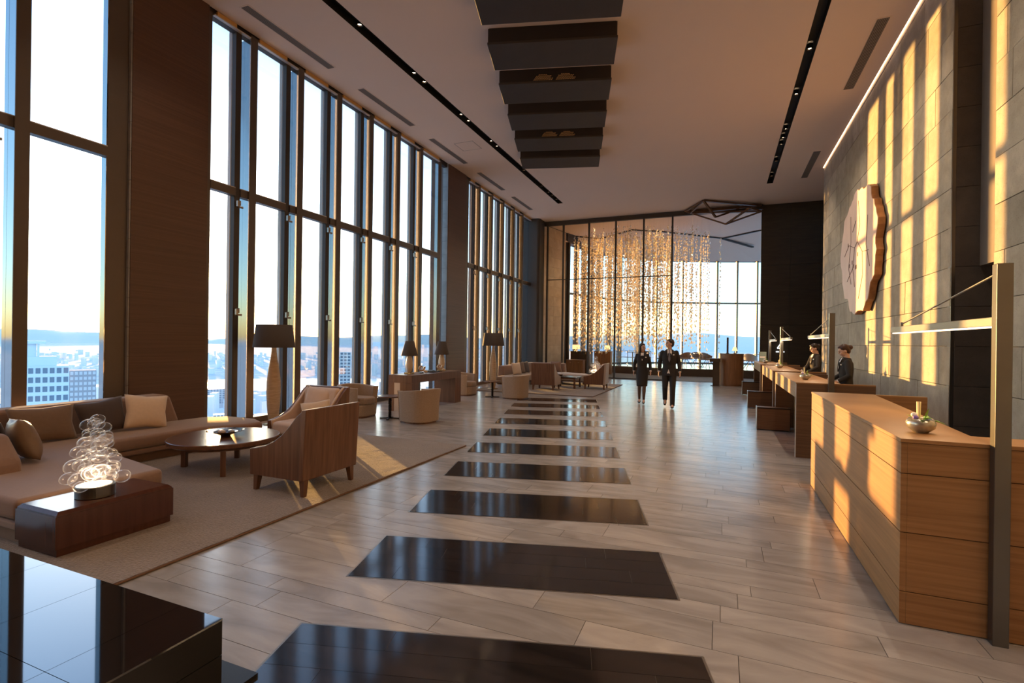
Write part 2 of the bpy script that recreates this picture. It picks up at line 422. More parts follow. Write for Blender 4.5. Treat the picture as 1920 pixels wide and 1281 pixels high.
floor = MB().box(-8.6, 6.4, YB-.3, 27.5, -.35, -.004).build('floor', 'grout'); tag(floor, kind='structure')
rows = []; y = -6.9
while y < 22.5:
    wd = random.choice([.15, .2, .2, .2, .3]); rows.append((y, wd)); y += wd
rest = MB(); ntile = 0
for (y, wd) in rows:
    x = -8.3+random.uniform(-1.0, 0)
    while x < 3.2:
        ln = random.choice([.8, 1.0, 1.2, 1.2, 1.4]); x1 = min(x+ln, 3.3); g = .0018
        near = 1.2 < y < 9.3 and x1 > -8.0
        hidden = (x1 < -3.65 and y < 6.6) or x > 1.7 or (x1 < -2.1 and y < 1.2)
        if near and not hidden and ntile < 300:
            piece('tile', 'tile', x+g, x1-g, y+g, y+wd-g, -.02, 0, floor); ntile += 1
        else: rest.box(x+g, x1-g, y+g, y+wd-g, -.02, 0)
        x = x1
o = rest.build('tile_field', 'tile', floor); tag(o, kind='stuff')
# dark inlay panels let into the tiles
NL = Vector((-2.309, 2.736, 0))
for k in range(10):
    c = NL + IY*1.295*(k-1)
    inl = MB().box(-.012, 2.172, -.012, .722, -.01, .0015).build('inlay', 'inlay_trim', floor, loc=c, rot=(0,0,IANG))
    for r in range(4):
        ya = r*.1775; cuts = [0] + sorted([[.38,1.75],[.30],[1.9],[.55,1.6]][(r+k) % 4]) + [2.16]
        for a, b in zip(cuts[:-1], cuts[1:]):
            piece('inlay_plank', 'inlay', a+.001, b-.001, ya+.001, ya+.1765, -.008, .003, inl)

# ceiling with two recessed light slots
cb = MB()
for x0, x1 in ((-8.12, -6.22), (-6.0, 1.41), (1.6, 2.925)): cb.box(x0, x1, YB, YP+.1, CEIL, CEIL+.25)
for x0, x1 in ((-6.22, -6.0), (1.41, 1.6)): cb.box(x0, x1, 19.72, YP+.1, CEIL, CEIL+.25)
cb.box(2.925, 6.4, YE, YP+.1, CEIL, CEIL+.25)
cb.box(-8.9, 6.4, YB, YP+.1, CEIL+.9, CEIL+1.0)
ceiling = cb.build('ceiling', 'ceiling'); tag(ceiling, kind='structure')
for x0, x1 in ((-6.22, -6.0), (1.41, 1.6)):
    b = MB(); b.box(x0-.01, x1+.01, YB, 19.74, CEIL+.16, CEIL+.2)
    b.box(x0-.012, x0-.002+.004, YB, 19.74, CEIL+.001, CEIL+.18); b.box(x1-.002, x1+.012, YB, 19.74, CEIL+.001, CEIL+.18); b.box(x0, x1, 19.715, 19.735, CEIL+.001, CEIL+.18)
    b.build('light_slot', 'slot_black', ceiling)
b = MB(); b.box(2.928, 2.943, 2.0, YE-.03, CEIL+.0, CEIL+.03); o = b.build('cove_light', 'led_cove')
tag(o, 'thin glowing cove light strip along the ceiling edge above the stone wall', 'light strip')

def downlight(x, y, label):
    t = thing('downlight', label, 'downlight', (x, y, CEIL+.03), 0, 'small downlights in the black ceiling slots')
    MB().lathe([(.052, 0), (.052, .10), (.040, .10), (.040, .004), (.052, 0)], 16, cap=False).build('ring', 'black_metal', t, smooth=True)
    MB().lathe([(.0005, .03), (.038, .03), (.038, .036), (.0005, .036)], 16).build('lens', 'downlight', t)
    return t
left_y = [4.6, 7.35, 9.1, 9.5, 11.2, 11.6, 13.0, 13.4, 15.6, 17.4, 18.2, 18.6, 19.2]
right_y = [5.0, 11.1, 13.0, 15.0, 15.6, 16.1, 17.5, 19.0]
ORD = ['nearest', 'second', 'third', 'fourth', 'fifth', 'sixth', 'seventh', 'eighth', 'ninth', 'tenth', 'eleventh', 'twelfth', 'farthest']
for i, y in enumerate(left_y): downlight(-6.11, y, f'{ORD[i]} tiny downlight along the black ceiling slot near the windows')
for i, y in enumerate(right_y): downlight(1.505, y, f"{ORD[i] if i < 7 else 'farthest'} tiny downlight along the black ceiling slot above the desks")
def spot(name, loc, e, size=110, blend=.8, col=(1.0, .80, .62), r=.06):
    l = bpy.data.lights.new(name, 'SPOT'); l.energy = e; l.spot_size = radians(size); l.spot_blend = blend; l.color = col; l.shadow_soft_size = r
    o = bpy.data.objects.new(name, l); COL.objects.link(o); o.location = loc; return o
for y in (-3, 1, 5, 9, 13, 17): 
    spot('slot_spot', (-6.11, y, CEIL-.01), 120)
    spot('slot_spot', (1.505, y+.8, CEIL-.01), 170)

def vent(x0, x1, y0, y1, label, n):
    t = thing('ceiling_vent', label, 'air vent', ((x0+x1)/2, (y0+y1)/2, CEIL), 0)
    w_, h_ = (x1-x0)/2, (y1-y0)/2
    MB().box(-w_, w_, -h_, h_, -.002, .02).build('backing', 'vent_dark', t)
    b = MB(); b.box(-w_-.02, -w_, -h_-.02, h_+.02, -.006, .02); b.box(w_, w_+.02, -h_-.02, h_+.02, -.006, .02); b.box(-w_, w_, -h_-.02, -h_, -.006, .02); b.box(-w_, w_, h_, h_+.02, -.006, .02)
    b.build('frame', 'ceiling', t)
    for i in range(n):
        xx = -w_+(i+.5)*2*w_/n; piece('slat', 'vent', xx-.36*w_/n*2, xx+.36*w_/n*2-.006, -h_, h_, -.006, .004, t)
for i, nm in enumerate(['nearest', 'second nearest', 'third', 'fourth', 'farthest']):
    vent(-7.66, -7.49, 6.17+3.0*i, 8.25+3.0*i, f'{nm} long linear air vent in the ceiling above the window wall', 5)
vent(2.42, 2.61, 10.43, 13.05, 'nearer long linear air vent beside the stone wall ceiling edge', 7)
vent(2.42, 2.61, 16.9, 19.45, 'farther linear air vent beside the stone wall ceiling edge', 7)
t = thing('ceiling_hatch', 'square access hatch outlined in the ceiling near the window wall', 'hatch', (-6.85, 13.0, CEIL))
b = MB()
for a, c, d, e in ((-.3,.3,-.3,-.29),(-.3,.3,.29,.3),(-.3,-.29,-.29,.29),(.29,.3,-.29,.29)): b.box(a, c, d, e, -.003, .01)
b.build('gap', 'vent', t); MB().box(-.285, .285, -.285, .285, -.004, .01).build('panel', 'ceiling', t)

# dark beams hanging in a row under the ceiling, askew to the room
B0 = Vector((-3.966, 8.215, 0)); names = ['cut off by the picture edge', 'nearest fully seen', 'third, with two glowing spots', 'fourth from the front', 'fifth, with two faint spots', 'farthest and smallest looking']
for k in range(0, 7):
    c = B0 + (IY*1.428)*(k-2); c.z = 0
    if k == 0: lab = 'dark box beam overhead, just above the picture edge'
    else: lab = f'dark ceiling box beam in the stepped row, {names[k-1]}'
    t = thing('ceiling_beam', lab, 'ceiling beam', (c.x, c.y, 6.95), IANG, 'row of dark box beams under the ceiling')
    MB().box(0, 2.32, 0, .87, 0, .045).build('bottom_panel', 'beam_dark', t, bevel=.008)
    b = MB(); b.box(.01, .03, .02, .85, .04, .30); b.box(2.29, 2.31, .02, .85, .04, .30); b.box(.03, 2.29, .84, .86, .04, .30); b.build('side_panel', 'beam_dark', t)
    MB().box(.03, 2.29, .012, .03, .045, .30).build('mesh_front', 'beam_mesh', t)
    if k in (3, 5):
        for xx in (.92, 1.38):
            b = MB(); 
            for i in range(-5, 6):
                for j in range(6):
                    if i*i+j*j*1.2 < 27: b.box(xx+i*.036-.012+(j % 2)*.018, xx+i*.036+.012+(j % 2)*.018, .008, .012, .06+j*.026, .06+j*.026+.012)
            b.build('speaker_glow', 'beam_glow', t)

# ------------------------------------------------------------------ left wall: columns and window bays
wl = empty('wall_left'); tag(wl, kind='structure')
def column(y0, y1, mat='column_wood'):
    c = MB().box(-8.75, XW, y0, y1, 0, CEIL+.9).build('column', mat, wl)
    for i in range(17):
        piece('side_tile', 'side_tile', -8.3, XW-.012, y0-.02, y0-.001, i*.435+.003, (i+1)*.435-.003, c)
column(4.74, 5.93); column(14.1, 15.31)
MB().box(-8.6, -7.72, 21.75, 22.55, 0, CEIL+.3).build('corner_column', 'frame_dark', wl, bevel=.12, seg=6)
MB().box(-8.75, -8.35, YB-.3, 22.7, CEIL+.6, CEIL+1.0).build('spandrel', 'frame_dark', wl)
MB().box(-8.9, -8.3, YB-.3, 22.7, -.5, -.01).build('slab_edge', 'frame_dark', wl)
# ceiling pocket above the windows
MB().box(-8.32, -8.285, YB, 22.6, 7.16, 7.95).build('head_fascia', 'frame_dark', wl)
def bay(n, y0, y1, Bs, endframe=None, start=0.0):
    W = empty(f'window_{n}'); tag(W, kind='structure')
    edges = []                                   # (start, end) of solid verticals
    for b in Bs:
        mu = MB().box(-8.36, -8.112, b, b+.14, .1, 7.14).build('mullion', 'fin_metal', W)  # outer depth added to block thin slivers of sun beside the mullion
        MB().box(-8.112, -8.098, b-.004, b+.144, 0, 7.2).build('mullion_cap', 'cap_bronze', mu)
        v = MB().box(-8.262, -8.175, b-.245, b-.14, .1, 7.14).build('vent_frame', 'vent_bronze', W)
        MB().box(-8.262, -8.17, b-.257, b-.246, .1, 7.14).build('vent_seal', 'frame_dark', v)
        MB().box(-8.36, -8.29, b-.25, b-.20, -.1, 7.3).build('outer_fin', 'frame_light', v)
        for z in (3.98, 2.02):
            h = MB(); h.box(-8.175, -8.105, b-.235, b-.195, z, z+.11); h.box(-8.13, -8.10, b-.20, b-.12, z-.02, z+.015); h.box(-8.175, -8.125, b-.175, b-.15, z+.03, z+.12)
            h.build('handle', 'handle_metal', v, bevel=.004)
    if endframe:
        e = MB().box(-8.29, -8.16, endframe, y1-.005 if endframe+.3 > y1 else endframe+.18, 0, 7.2).build('end_frame', 'cap_bronze', W)
        MB().box(-8.27, -8.165, endframe-.012, endframe-.001, .1, 7.1).build('end_fin', 'fin_metal', e)
    if start: MB().box(-8.29, -8.16, y0, y0+start, 0, 7.2).build('start_frame', 'cap_bronze', W)
    e0 = y0+start
    for b in list(Bs)+([endframe] if endframe else [y1]):
        last = b in ([endframe] if endframe else [y1])
        spans = [(e0, b)] if last else [(e0, b-.245), (b-.14, b)]
        for a, c in spans:
            for z0, z1 in ((.12, 4.18), (4.31, 7.14)):
                piece('pane', 'window_glass', -8.277, -8.269, a, c, z0, z1, W)
            piece('transom', 'cap_bronze', -8.268, -8.15, a, c, 4.175, 4.315, W)
            piece('transom_edge', 'frame_light', -8.262, -8.156, a, c, 4.316, 4.33, W)
        MBx = (e0+.06, (b if last else b-.25)-.04)
        piece('head_glow_panel', 'painted_glow', -8.16, -8.115, MBx[0], MBx[1], 7.175, 7.245, W)  # strip added to carry the painted gold glow
        piece('head_rail', 'frame_light', -8.17, -8.10, e0, b, 7.145, 7.165, W)
        e0 = b+.14
    MB().box(-8.28, -8.17, y0, y1, 7.14, 7.3).build('head', 'frame_dark', W)
    MB().box(-8.28, -8.12, y0, y1, 0, .11).build('sill', 'cap_bronze', W)
    return W
bay(1, YB, 4.72, [-5.7, -4.56, -3.42, -2.28, -1.14, 0.0, 1.13, 2.27, 3.405], 4.45)
bay(2, 5.93, 14.08, [6.758, 7.9, 9.045, 10.185, 11.335, 12.46], 13.57, start=.1)
bay(3, 15.31, 21.75, [16.28, 17.36, 18.44, 19.55, 20.56], start=.3)

# ------------------------------------------------------------------ right wall of stone blocks
wr = empty('wall_right'); tag(wr, kind='structure')
JZ = [1.6+(z-1.6)*Q for z in [-1.3+1.18, .447, 1.03, 1.617]+[1.617+.585*i for i in range(1, 12)]]
JZ[0] = -.1
MB().box(XR+.1, XR+.43, YC+.1, YE, 0, CEIL+.9).build('core', 'stone_dark', wr)
MB().box(XR+.1, XR+.31, 5.2, YN-.02, 0, CEIL+.9).build('core', 'stone_dark', wr)
MB().box(XR, XR+.43, YB, 5.2, 0, CEIL+.9).build('stone_facing', 'stone_light', wr)
def blocks(y0, y1, face, seed):
    R = random.Random(seed)
    for i in range(len(JZ)-1):
        z0, z1 = JZ[i], JZ[i+1]
        y = y0 - R.uniform(0, .9)
        while y < y1:
            ln = R.choice([.55, .9, 1.2, 1.2, 1.5, 1.8]); a, b = max(y, y0), min(y+ln, y1)
            if b-a > .03:
                d = R.uniform(-.003, .003)
                piece('stone_block', 'stone_light', face+d, face+.1, a+.004, b-.004, z0+.004, z1-.004, wr)
            y += ln
blocks(YC, YE, XR, 3); blocks(5.2, YN, XR, 5)
# recess and doorway between the two stretches of stone
for i in range(len(JZ)-1):
    x1 = XR+.32 if JZ[i] > 2.6 else 4.6
    piece('dark_stone_block', 'stone_dark', XR+.045, x1, YC-.024, YC+.1, JZ[i]+.003, JZ[i+1]-.003, wr)
MB().box(XR+.002, XR+.043, YC-.02, YC+.1, 0, CEIL+.9).build('corner_strip', 'steel_dark', wr)
ZD = JZ[5] if abs(JZ[5]-2.72) < .2 else 2.72
MB().box(XR+.31, XR+.48, YN-.02, YC-.026, ZD, CEIL+.9).build('recess_panel', 'recess', wr)
MB().box(XR+.31, 6.2, YN-.2, YN-.02, 0, ZD).build('passage_side', 'stone_dark', wr)
MB().box(XR+.48, 6.2, YN-.02, YC+.1, ZD, ZD+.12).build('passage_ceiling', 'stone_dark', wr)
MB().box(6.2, 6.4, YB, 23.0, 0, CEIL+.2).build('outer_wall', 'stone_dark', wr)
MB().box(XR+.43, 6.2, YC+.1, YC+.25, 0, CEIL).build('passage_back', 'stone_dark', wr)

o = MB().box(-8.9, 6.4, YB-.3, YB, 0, CEIL+.9).build('wall_back', 'column_wood'); tag(o, kind='structure')
# dark panelled wall at the far end
wd = MB().box(1.5, 6.4, 22.74, 23.2, 0, CEIL+.2).build('wall_far', 'dark_panel'); tag(wd, kind='structure')
for i, (a, b) in enumerate(((1.45, 2.5), (2.5, 3.55), (3.55, 4.6), (4.6, 5.65))):
    for z0, z1 in ((0, 2.4), (2.4, 4.8), (4.8, CEIL)):
        piece('wall_panel', 'dark_panel', a+.003, b-.003, 22.7, 22.75, z0+.003, z1-.003, wd)
# illuminated emblem on it
t = thing('wall_sign', 'small white lit emblem with a line of tiny lettering on the dark wall', 'sign', (2.2, 22.69, 1.5))
b = MB(); b.bar((-.12, -.01, -.02), (.02, -.01, .19), .035, .03); b.build('slanted_stroke', 'sign_white', t)
MB().bar((-.12, -.01, -.03), (.07, -.01, -.03), .03, .03).build('cross_stroke', 'sign_white', t)
MB().bar((.05, -.01, -.11), (.05, -.01, .19), .035, .03).build('upright_stroke', 'sign_white', t)
b = MB()
for i, (x, w_) in enumerate(((-.165, .03), (-.125, .03), (-.085, .02), (.02, .02), (.055, .03), (.10, .03))): MB().box(x, x+w_, -.02, 0, -.19, -.145).build('letter', 'sign_white', t)

# ------------------------------------------------------------------ glass partition at the far end
pt = empty('partition_wall', (0, YP, 0)); tag(pt, 'tall glass partition with slim dark mullions across the far end', 'partition')
pm = [-7.6, -6.83, -5.62, -4.4, -3.18, -1.98]
for i, x in enumerate(pm): MB().box(x-.035, x+.035, -.06, .06, 0, CEIL-.02).build('mullion', 'frame_dark', pt)
MB().box(-7.75, 1.5, -.07, .07, CEIL-.2, CEIL-.005).build('header', 'frame_dark', pt)
MB().box(-7.75, -1.98, -.05, .05, .0, .05).build('sill', 'frame_dark', pt)
for a, b in zip(pm[:-1], pm[1:]):
    piece('rail', 'frame_dark', a+.035, b-.035, -.025, .025, 4.5, 4.535, pt)
    piece('pane', 'partition_glass', a+.035, b-.035, -.006, .006, .05, 4.5, pt); piece('pane', 'partition_glass', a+.035, b-.035, -.006, .006, 4.535, CEIL-.2, pt)

# ------------------------------------------------------------------ lounge behind it
GL = [(-8.0, 22.7), (-7.75, 24.2), (-7.41, 25.3), (-6.95, 26.85), (-6.5, 28.4), (-5.56, 30.0), (-4.7, 31.3), (-3.75, 32.35), (-2.27, 33.1), (-.28, 33.93), (2.0, 34.66), (4.4, 35.4), (6.4, 36.0)]
HEAD = 6.78
lf = MB(); poly = [(-8.6, 22.6)]+[(x-.3, y+.3) for x, y in GL]+[(6.4, 22.7)]
lf.prism(poly, -.4, -.006); o = lf.build('floor_lounge', 'platform_top'); tag(o, kind='structure')
MB().prism([(-7.5, 22.75), (1.35, 22.75), (1.35, 26.0), (-.5, 26.2), (-2.5, 25.85), (-5.3, 26.9), (-6.8, 26.6)], -.02, .01).build('carpet_strip', 'carpet_grey', o)
plat = [(-6.9, 26.7), (-5.3, 26.95), (-2.5, 25.9), (-.5, 26.3), (6.3, 26.3)] + [(x+.1*(x < 5), y-.15) for x, y in GL[:4:-1]] + [(-6.7, 27.4)]
MB().prism(plat, -.01, .36).build('platform', 'platform_wood', o); MB().prism([(x, y+.03) for x, y in plat], .36, .38).build('platform_top', 'platform_top', o)
# stone pier at the left
wls = empty('wall_left_lounge'); tag(wls, kind='structure')
pier = empty('pier', (-7.93, 22.72, 0), -atan2(.55, 2.3)); pier.parent = wls
for i in range(15):
    for j in range(2): piece('stone_tile', 'pier_tile', -.06, 0, j*1.12+.003, (j+1)*1.12-.003, i*.48+.003, (i+1)*.48-.003, pier)
MB().prism([(-8.3, 22.7), (-8.02, 22.72), (-7.47, 24.95), (-7.40, 25.35), (-7.7, 25.5)], 0, CEIL+.5).build('pier_core', 'frame_dark', wls)
W = empty('window_4'); tag(W, kind='structure')
segs = [p for p in GL[2:]]
for (ax, ay), (bx, by) in zip(segs[:-1], segs[1:]):
    L = sqrt((bx-ax)**2+(by-ay)**2); ang = atan2(by-ay, bx-ax); n = max(1, round(L/1.05))
    sg = empty('glazing', (ax, ay, 0), ang); sg.parent = W
    for i in range(n+1):
        x = L*i/n
        if i < n or (bx, by) == segs[-1]:
            MB().box(x-.05, x+.05, -.14, .10, .0, HEAD).build('mullion', 'cap_bronze', sg)
        if i < n:
            piece('pane', 'window_glass', x+.05, x+L/n-.05, .02, .03, .45, HEAD, sg)
            piece('transom', 'cap_bronze', x+.05, x+L/n-.05, -.05, .06, 4.1, 4.2, sg)
    MB().box(0, L, -.1, .1, 0, .45).build('sill', 'frame_dark', sg)
    MB().box(-.1, L+.1, -.05, .4, HEAD-.02, CEIL+.6).build('head', 'frame_dark', sg)
# folded lounge ceiling: a flat part, then sloping facets down to the window heads
CLN = [(-8.1, 25.0), (-6.13, 27.06), (-4.15, 25.41), (-2.84, 26.25), (.01, 29.0), (1.70, 27.56), (6.4, 27.5)]
cl = MB().prism([(-8.6, YP+.07)]+[(x, y) for x, y in CLN]+[(6.4, YP+.07)], CEIL, CEIL+.2).build('ceiling_lounge', 'ceiling'); tag(cl, kind='structure')
def facet(pts):
    P = [Vector(p) for p in pts]; nrm = (P[1]-P[0]).cross(P[2]-P[0]).normalized()
    if nrm.z < 0: nrm = -nrm
    n = len(P); b = MB(); b.add([tuple(p) for p in P]+[tuple(p+nrm*.08) for p in P], [tuple(range(n)), tuple(range(2*n-1, n-1, -1))]+[(i, (i+1) % n, n+(i+1) % n, n+i) for i in range(n)])
    b.build('ceiling_facet', 'ceiling', cl)
C3 = [(x, y, CEIL-.005) for x, y in CLN]; G3 = [(x, y, HEAD-.03) for x, y in GL]
facet([C3[0], G3[2], G3[3]]); facet([C3[0], C3[1], G3[3]]); facet([C3[1], G3[4], G3[3]]); facet([C3[1], G3[5], G3[4]])
facet([C3[1], C3[2], G3[5]]); facet([C3[2], G3[6], G3[5]]); facet([C3[2], C3[3], G3[6]]); facet([C3[3], G3[7], G3[6]]); facet([C3[3], C3[4], G3[8], G3[7]][:3]); facet([C3[3], G3[8], G3[7]])
facet([C3[4], G3[9], G3[8]]); facet([C3[4], G3[10], G3[9]]); facet([C3[4], C3[5], G3[10]]); facet([C3[5], G3[11], G3[10]]); facet([C3[5], C3[6], G3[12], G3[11]][:3]); facet([C3[5], G3[12], G3[11]]); facet([(-8.6, 22.7, CEIL-.005), G3[1], G3[2]]); facet([(-8.6, 22.7, CEIL-.005), C3[0], G3[2]])
for a, b in zip(C3[:-1], C3[1:]):
    MB().bar((a[0], a[1], a[2]-.02), (b[0], b[1], b[2]-.02), .09, .07).build('ceiling_seam', 'black_metal', cl)
MB().bar((.01, 29.0, CEIL-.04), (1.55, 30.6, 6.95), .14, .06).build('ceiling_seam', 'vent_dark', cl)
MB().box(-9, 6.4, 22.6, 37, CEIL+.75, CEIL+.85).build('roof', 'frame_dark', cl)

for x, y in ((-5.6, 23.4), (-2.6, 23.4), (.2, 23.8), (-1.0, 27.0)): spot('lounge_fill', (x, y, CEIL-.02), 140, 120, .8, (1.0, .72, .46))  # added fill lights that brighten the lounge, without fittings
# angular dark metal frame under the ceiling by the partition end
t = thing('ceiling_frame', 'angular dark bronze metal frame sculpture hanging at the ceiling above the opening', 'sculpture', (0, 21.8, CEIL))
P = {'a': (-1.45, .65, -.06), 'b': (-.70, -.75, -.05), 'c': (1.40, .65, -.08), 'd': (-1.25, .5, -.18), 'e': (-.26, -.3, -.62), 'f': (.12, .2, -.82), 'g': (.97, -.2, -.34), 'h': (.60, .6, -.14), 'i': (1.40, .2, -.42), 'j': (.2, .3, -.35)}
for p, q, wd_ in (('a','b',.11),('b','c',.12),('b','e',.08),('a','f',.07),('f','g',.08),('e','h',.06),('d','c',.13),('d','i',.11),('a','c',.09),('g','c',.1),('f','i',.06),('b','d',.06),('e','j',.05),('g','i',.07)):
    MB().bar(P[p], P[q], wd_, .06).build('bar', 'frame_bronze', t)

# ------------------------------------------------------------------ outside: city far below, river, hills
ZG = -165.0
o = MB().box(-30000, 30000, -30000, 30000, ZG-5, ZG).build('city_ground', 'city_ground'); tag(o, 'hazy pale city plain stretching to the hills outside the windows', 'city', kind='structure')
def strip(px0, px1, d0, d1, z, name, mat):
    v = []; n = 24
    for i in range(n+1):
        px = px0+(px1-px0)*i/n; wv = 1+.02*sin(i*.7)
        a = far(px, d0*wv); b = far(px, d1*wv); v += [(a[0], a[1], z), (b[0], b[1], z)]
    f = [(2*i, 2*i+2, 2*i+3, 2*i+1) for i in range(n)]
    return MB().add(v, f).build(name, mat)
o = strip(-500, 1500, 1750, 2250, ZG+1, 'river', 'river'); tag(o, 'bright river band crossing the city outside the windows', 'river')
R = random.Random(11)
v = []; n = 160
prof = lambda t: 330+120*sin(t*5.1+.5)+70*sin(t*13+1)+35*sin(t*31)+18*sin(t*63+2)
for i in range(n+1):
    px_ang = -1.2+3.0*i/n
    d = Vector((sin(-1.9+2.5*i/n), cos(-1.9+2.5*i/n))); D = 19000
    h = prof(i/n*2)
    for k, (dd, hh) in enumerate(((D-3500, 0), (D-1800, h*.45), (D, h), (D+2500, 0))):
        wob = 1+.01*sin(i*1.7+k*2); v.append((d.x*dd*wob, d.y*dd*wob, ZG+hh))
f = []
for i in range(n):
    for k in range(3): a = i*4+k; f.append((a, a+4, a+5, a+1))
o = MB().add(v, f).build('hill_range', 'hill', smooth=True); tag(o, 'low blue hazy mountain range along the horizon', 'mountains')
# white apartment tower with a grid of windows, grey tower beside it
def tower(px, dist, wd, dp, top, name, label, mat, cols, rws, fh, wmat='tower_glass', crown=False, ang=0.0):
    x, y = far(px, dist); rz = atan2(y, x)-pi/2+ang
    t = thing(name, label, 'building', (x, y, ZG), rz)
    H = top-ZG
    MB().box(-wd/2, wd/2, 0, dp, 0, H).build('walls', mat, t)
    cw = wd/cols
    for r_ in range(rws):
        z = H-fh*(r_+1)
        for c in range(cols):
            xx = -wd/2+c*cw; piece('window', wmat, xx+cw*.16, xx+cw*.84, -.12, .3, z+fh*.22, z+fh*.80, t)
    if crown:
        MB().box(-wd*.32, wd*.30, dp*.2, dp*.8, H, H+3.2).build('plant_room', mat, t); MB().box(-wd*.42, wd*.12, dp*.2, dp*.8, H+7.6, H+8.6).build('helipad', mat, t)
        b = MB(); b.box(-wd*.38, -wd*.34, dp*.3, dp*.4, H, H+7.6); b.box(-.3, .3, dp*.3, dp*.4, H, H+7.6); b.box(-wd*.3, -.4, dp*.35, dp*.7, H+3.2, H+7.6); b.build('roof_frame', mat, t)
    return t
tower(72, 235, 16, 16, -9.0, 'apartment_tower', 'white apartment tower with rows of windows seen through the leftmost window', 'tower_white', 9, 16, 3.15, crown=True)
tower(144, 420, 19.5, 18, -20.5, 'office_tower', 'grey slab tower beside the white tower outside the leftmost window', 'tower_grey', 9, 22, 3.3, wmat='block_grey')
tower(648, 520, 10, 12, -11.0, 'slim_tower', 'slim pale tower seen between mullions above the armchairs', 'block_pale', 3, 26, 3.2, wmat='tower_glass')
tower(1146, 700, 22, 18, 12, 'distant_tower', 'tall blue grey tower seen through the hanging crystals', 'block_grey', 5, 30, 4)
tower(425, 900, 34, 20, -118, 'white_block', 'white office block low down beside the river', 'tower_white', 7, 8, 3.6)
tower(412, 1350, 60, 24, -118, 'brown_block', 'row of grey apartment slabs on the near river bank', 'block_grey', 10, 8, 4.2)
tower(570, 800, 120, 40, -128, 'long_hall', 'wide low pale hall outside behind the floor lamp', 'block_pale', 16, 2, 8)
# many further low buildings
big = MB(); R = random.Random(5); count = 0; occ = []
TW = [(far(72, 243), 14), (far(144, 429), 16), (far(648, 526), 10), (far(1146, 709), 18), (far(425, 910), 24), (far(412, 1362), 36), (far(570, 820), 66)]
proto = {}
for i in range(2600):
    px = R.uniform(-250, 1500); d = 380*(R.random()**-.85) if R.random() < .6 else R.uniform(600, 6000)
    if 1650 < d < 2350 or d > 9000 or d < 330: continue
    x, y = far(px, d); wx, wy = R.uniform(10, 34), R.uniform(10, 30); h = R.choice([8, 12, 16, 22, 30, 42])*R.uniform(.8, 1.3)
    if d < 900: h *= 1.2
    rd = sqrt(wx*wx+wy*wy)/2+1
    if any((x-a[0])**2+(y-a[1])**2 < (rd+q)**2 for a, q in TW) or any((x-a)**2+(y-c)**2 < (rd+q)**2 for a, c, q in occ): continue
    occ.append((x, y, rd))
    if d < 900 and count < 90:
        mt = R.choice(['block_pale', 'block_grey', 'tower_white'])
        bt = thing('city_block', 'small pale city building far below outside the window wall', 'building', (x, y, ZG), R.uniform(0, 1.5), 'low city buildings outside')
        piece('walls', mt, -wx/2, wx/2, -wy/2, wy/2, 0, h, bt); piece('roof', 'block_pale', -wx/2-.4, wx/2+.4, -wy/2-.4, wy/2+.4, h, h+.9, bt); piece('roof_hut', mt, -wx/5, wx/6, -wy/5, wy/5, h+.9, h+4, bt); count += 1
    else:
        big.M = Matrix.Translation((x, y, ZG)) @ Matrix.Rotation(R.uniform(0, 1.5), 4, 'Z'); big.box(-wx/2, wx/2, -wy/2, wy/2, 0, h)
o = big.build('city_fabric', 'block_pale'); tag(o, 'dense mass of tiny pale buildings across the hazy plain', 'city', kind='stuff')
# ------------------------------------------------------------------ rugs
def rug(x0, x1, y0, y1, label):
    t = thing('rug', label, 'rug', ((x0+x1)/2, (y0+y1)/2, 0))
    a, b = (x1-x0)/2, (y1-y0)/2
    v = []; nx, ny = 60, 90; R = random.Random(2)
    for j in range(ny+1):
        for i in range(nx+1): v.append((-a+.012+(2*a-.024)*i/nx, -b+.012+(2*b-.024)*j/ny, .02+R.uniform(-.0018, .0018)))
    f = [(j*(nx+1)+i, j*(nx+1)+i+1, (j+1)*(nx+1)+i+1, (j+1)*(nx+1)+i) for j in range(ny) for i in range(nx)]
    MB().add(v, f).build('pile', 'rug', t, smooth=True); MB().box(-a, a, -b, b, .0035, .017).build('binding', 'rug_edge', t, bevel=.004)
rug(-7.35, -3.55, 1.79, 6.82, 'large beige rug under the near sofa group and round coffee table')
rug(-7.45, -3.44, 14.55, 19.4, 'far beige rug under the second seating group')

# ------------------------------------------------------------------ near seating group
def smooth_poly(pts, n=5):
    out = []; m_ = len(pts)
    for i in range(m_):
        p0, p1, p2, p3 = [Vector(pts[(i+k) % m_]) for k in (-1, 0, 1, 2)]
        for j in range(n):
            t = j/n; out.append(tuple(.5*((2*p1)+(-p0+p2)*t+(2*p0-5*p1+4*p2-p3)*t*t+(-p0+3*p1-3*p2+p3)*t**3)))
    return out
def inset(poly, d):
    n = len(poly); out = []
    for i in range(n):
        p, q, r = Vector(poly[i-1]), Vector(poly[i]), Vector(poly[(i+1) % n])
        a = (q-p).normalized(); b = (r-q).normalized(); nn = Vector((-(a.y+b.y), a.x+b.x))
        if nn.length < 1e-6: nn = Vector((-a.y, a.x))
        out.append(tuple(q+nn.normalized()*d))
    return out
SX, SY = -6.3, 3.2
sofa = thing('sectional_sofa', 'long tan curved sectional sofa with chaise by the near window', 'sofa', (SX, SY, 0))
L = lambda pts: [(x-SX, y-SY) for x, y in pts]
seat = L([(x*1.051, y*1.051) for x, y in [(-7.15, 1.97), (-6.2, 1.97), (-4.62, 1.97), (-4.60, 2.99), (-5.5, 3.16), (-6.15, 3.32), (-6.36, 3.62), (-6.34, 4.1), (-6.28, 4.6), (-5.98, 5.05), (-5.97, 5.25), (-6.3, 5.42), (-6.85, 5.42), (-7.1, 5.15), (-7.15, 4.7)]])
MB().prism(inset(seat, .06), .0215, .13).build('base', 'cushion_brown', sofa)
MB().prism(inset(seat, .005), .13, .19).build('seat_rail', 'sofa_fabric', sofa, bevel=.015)
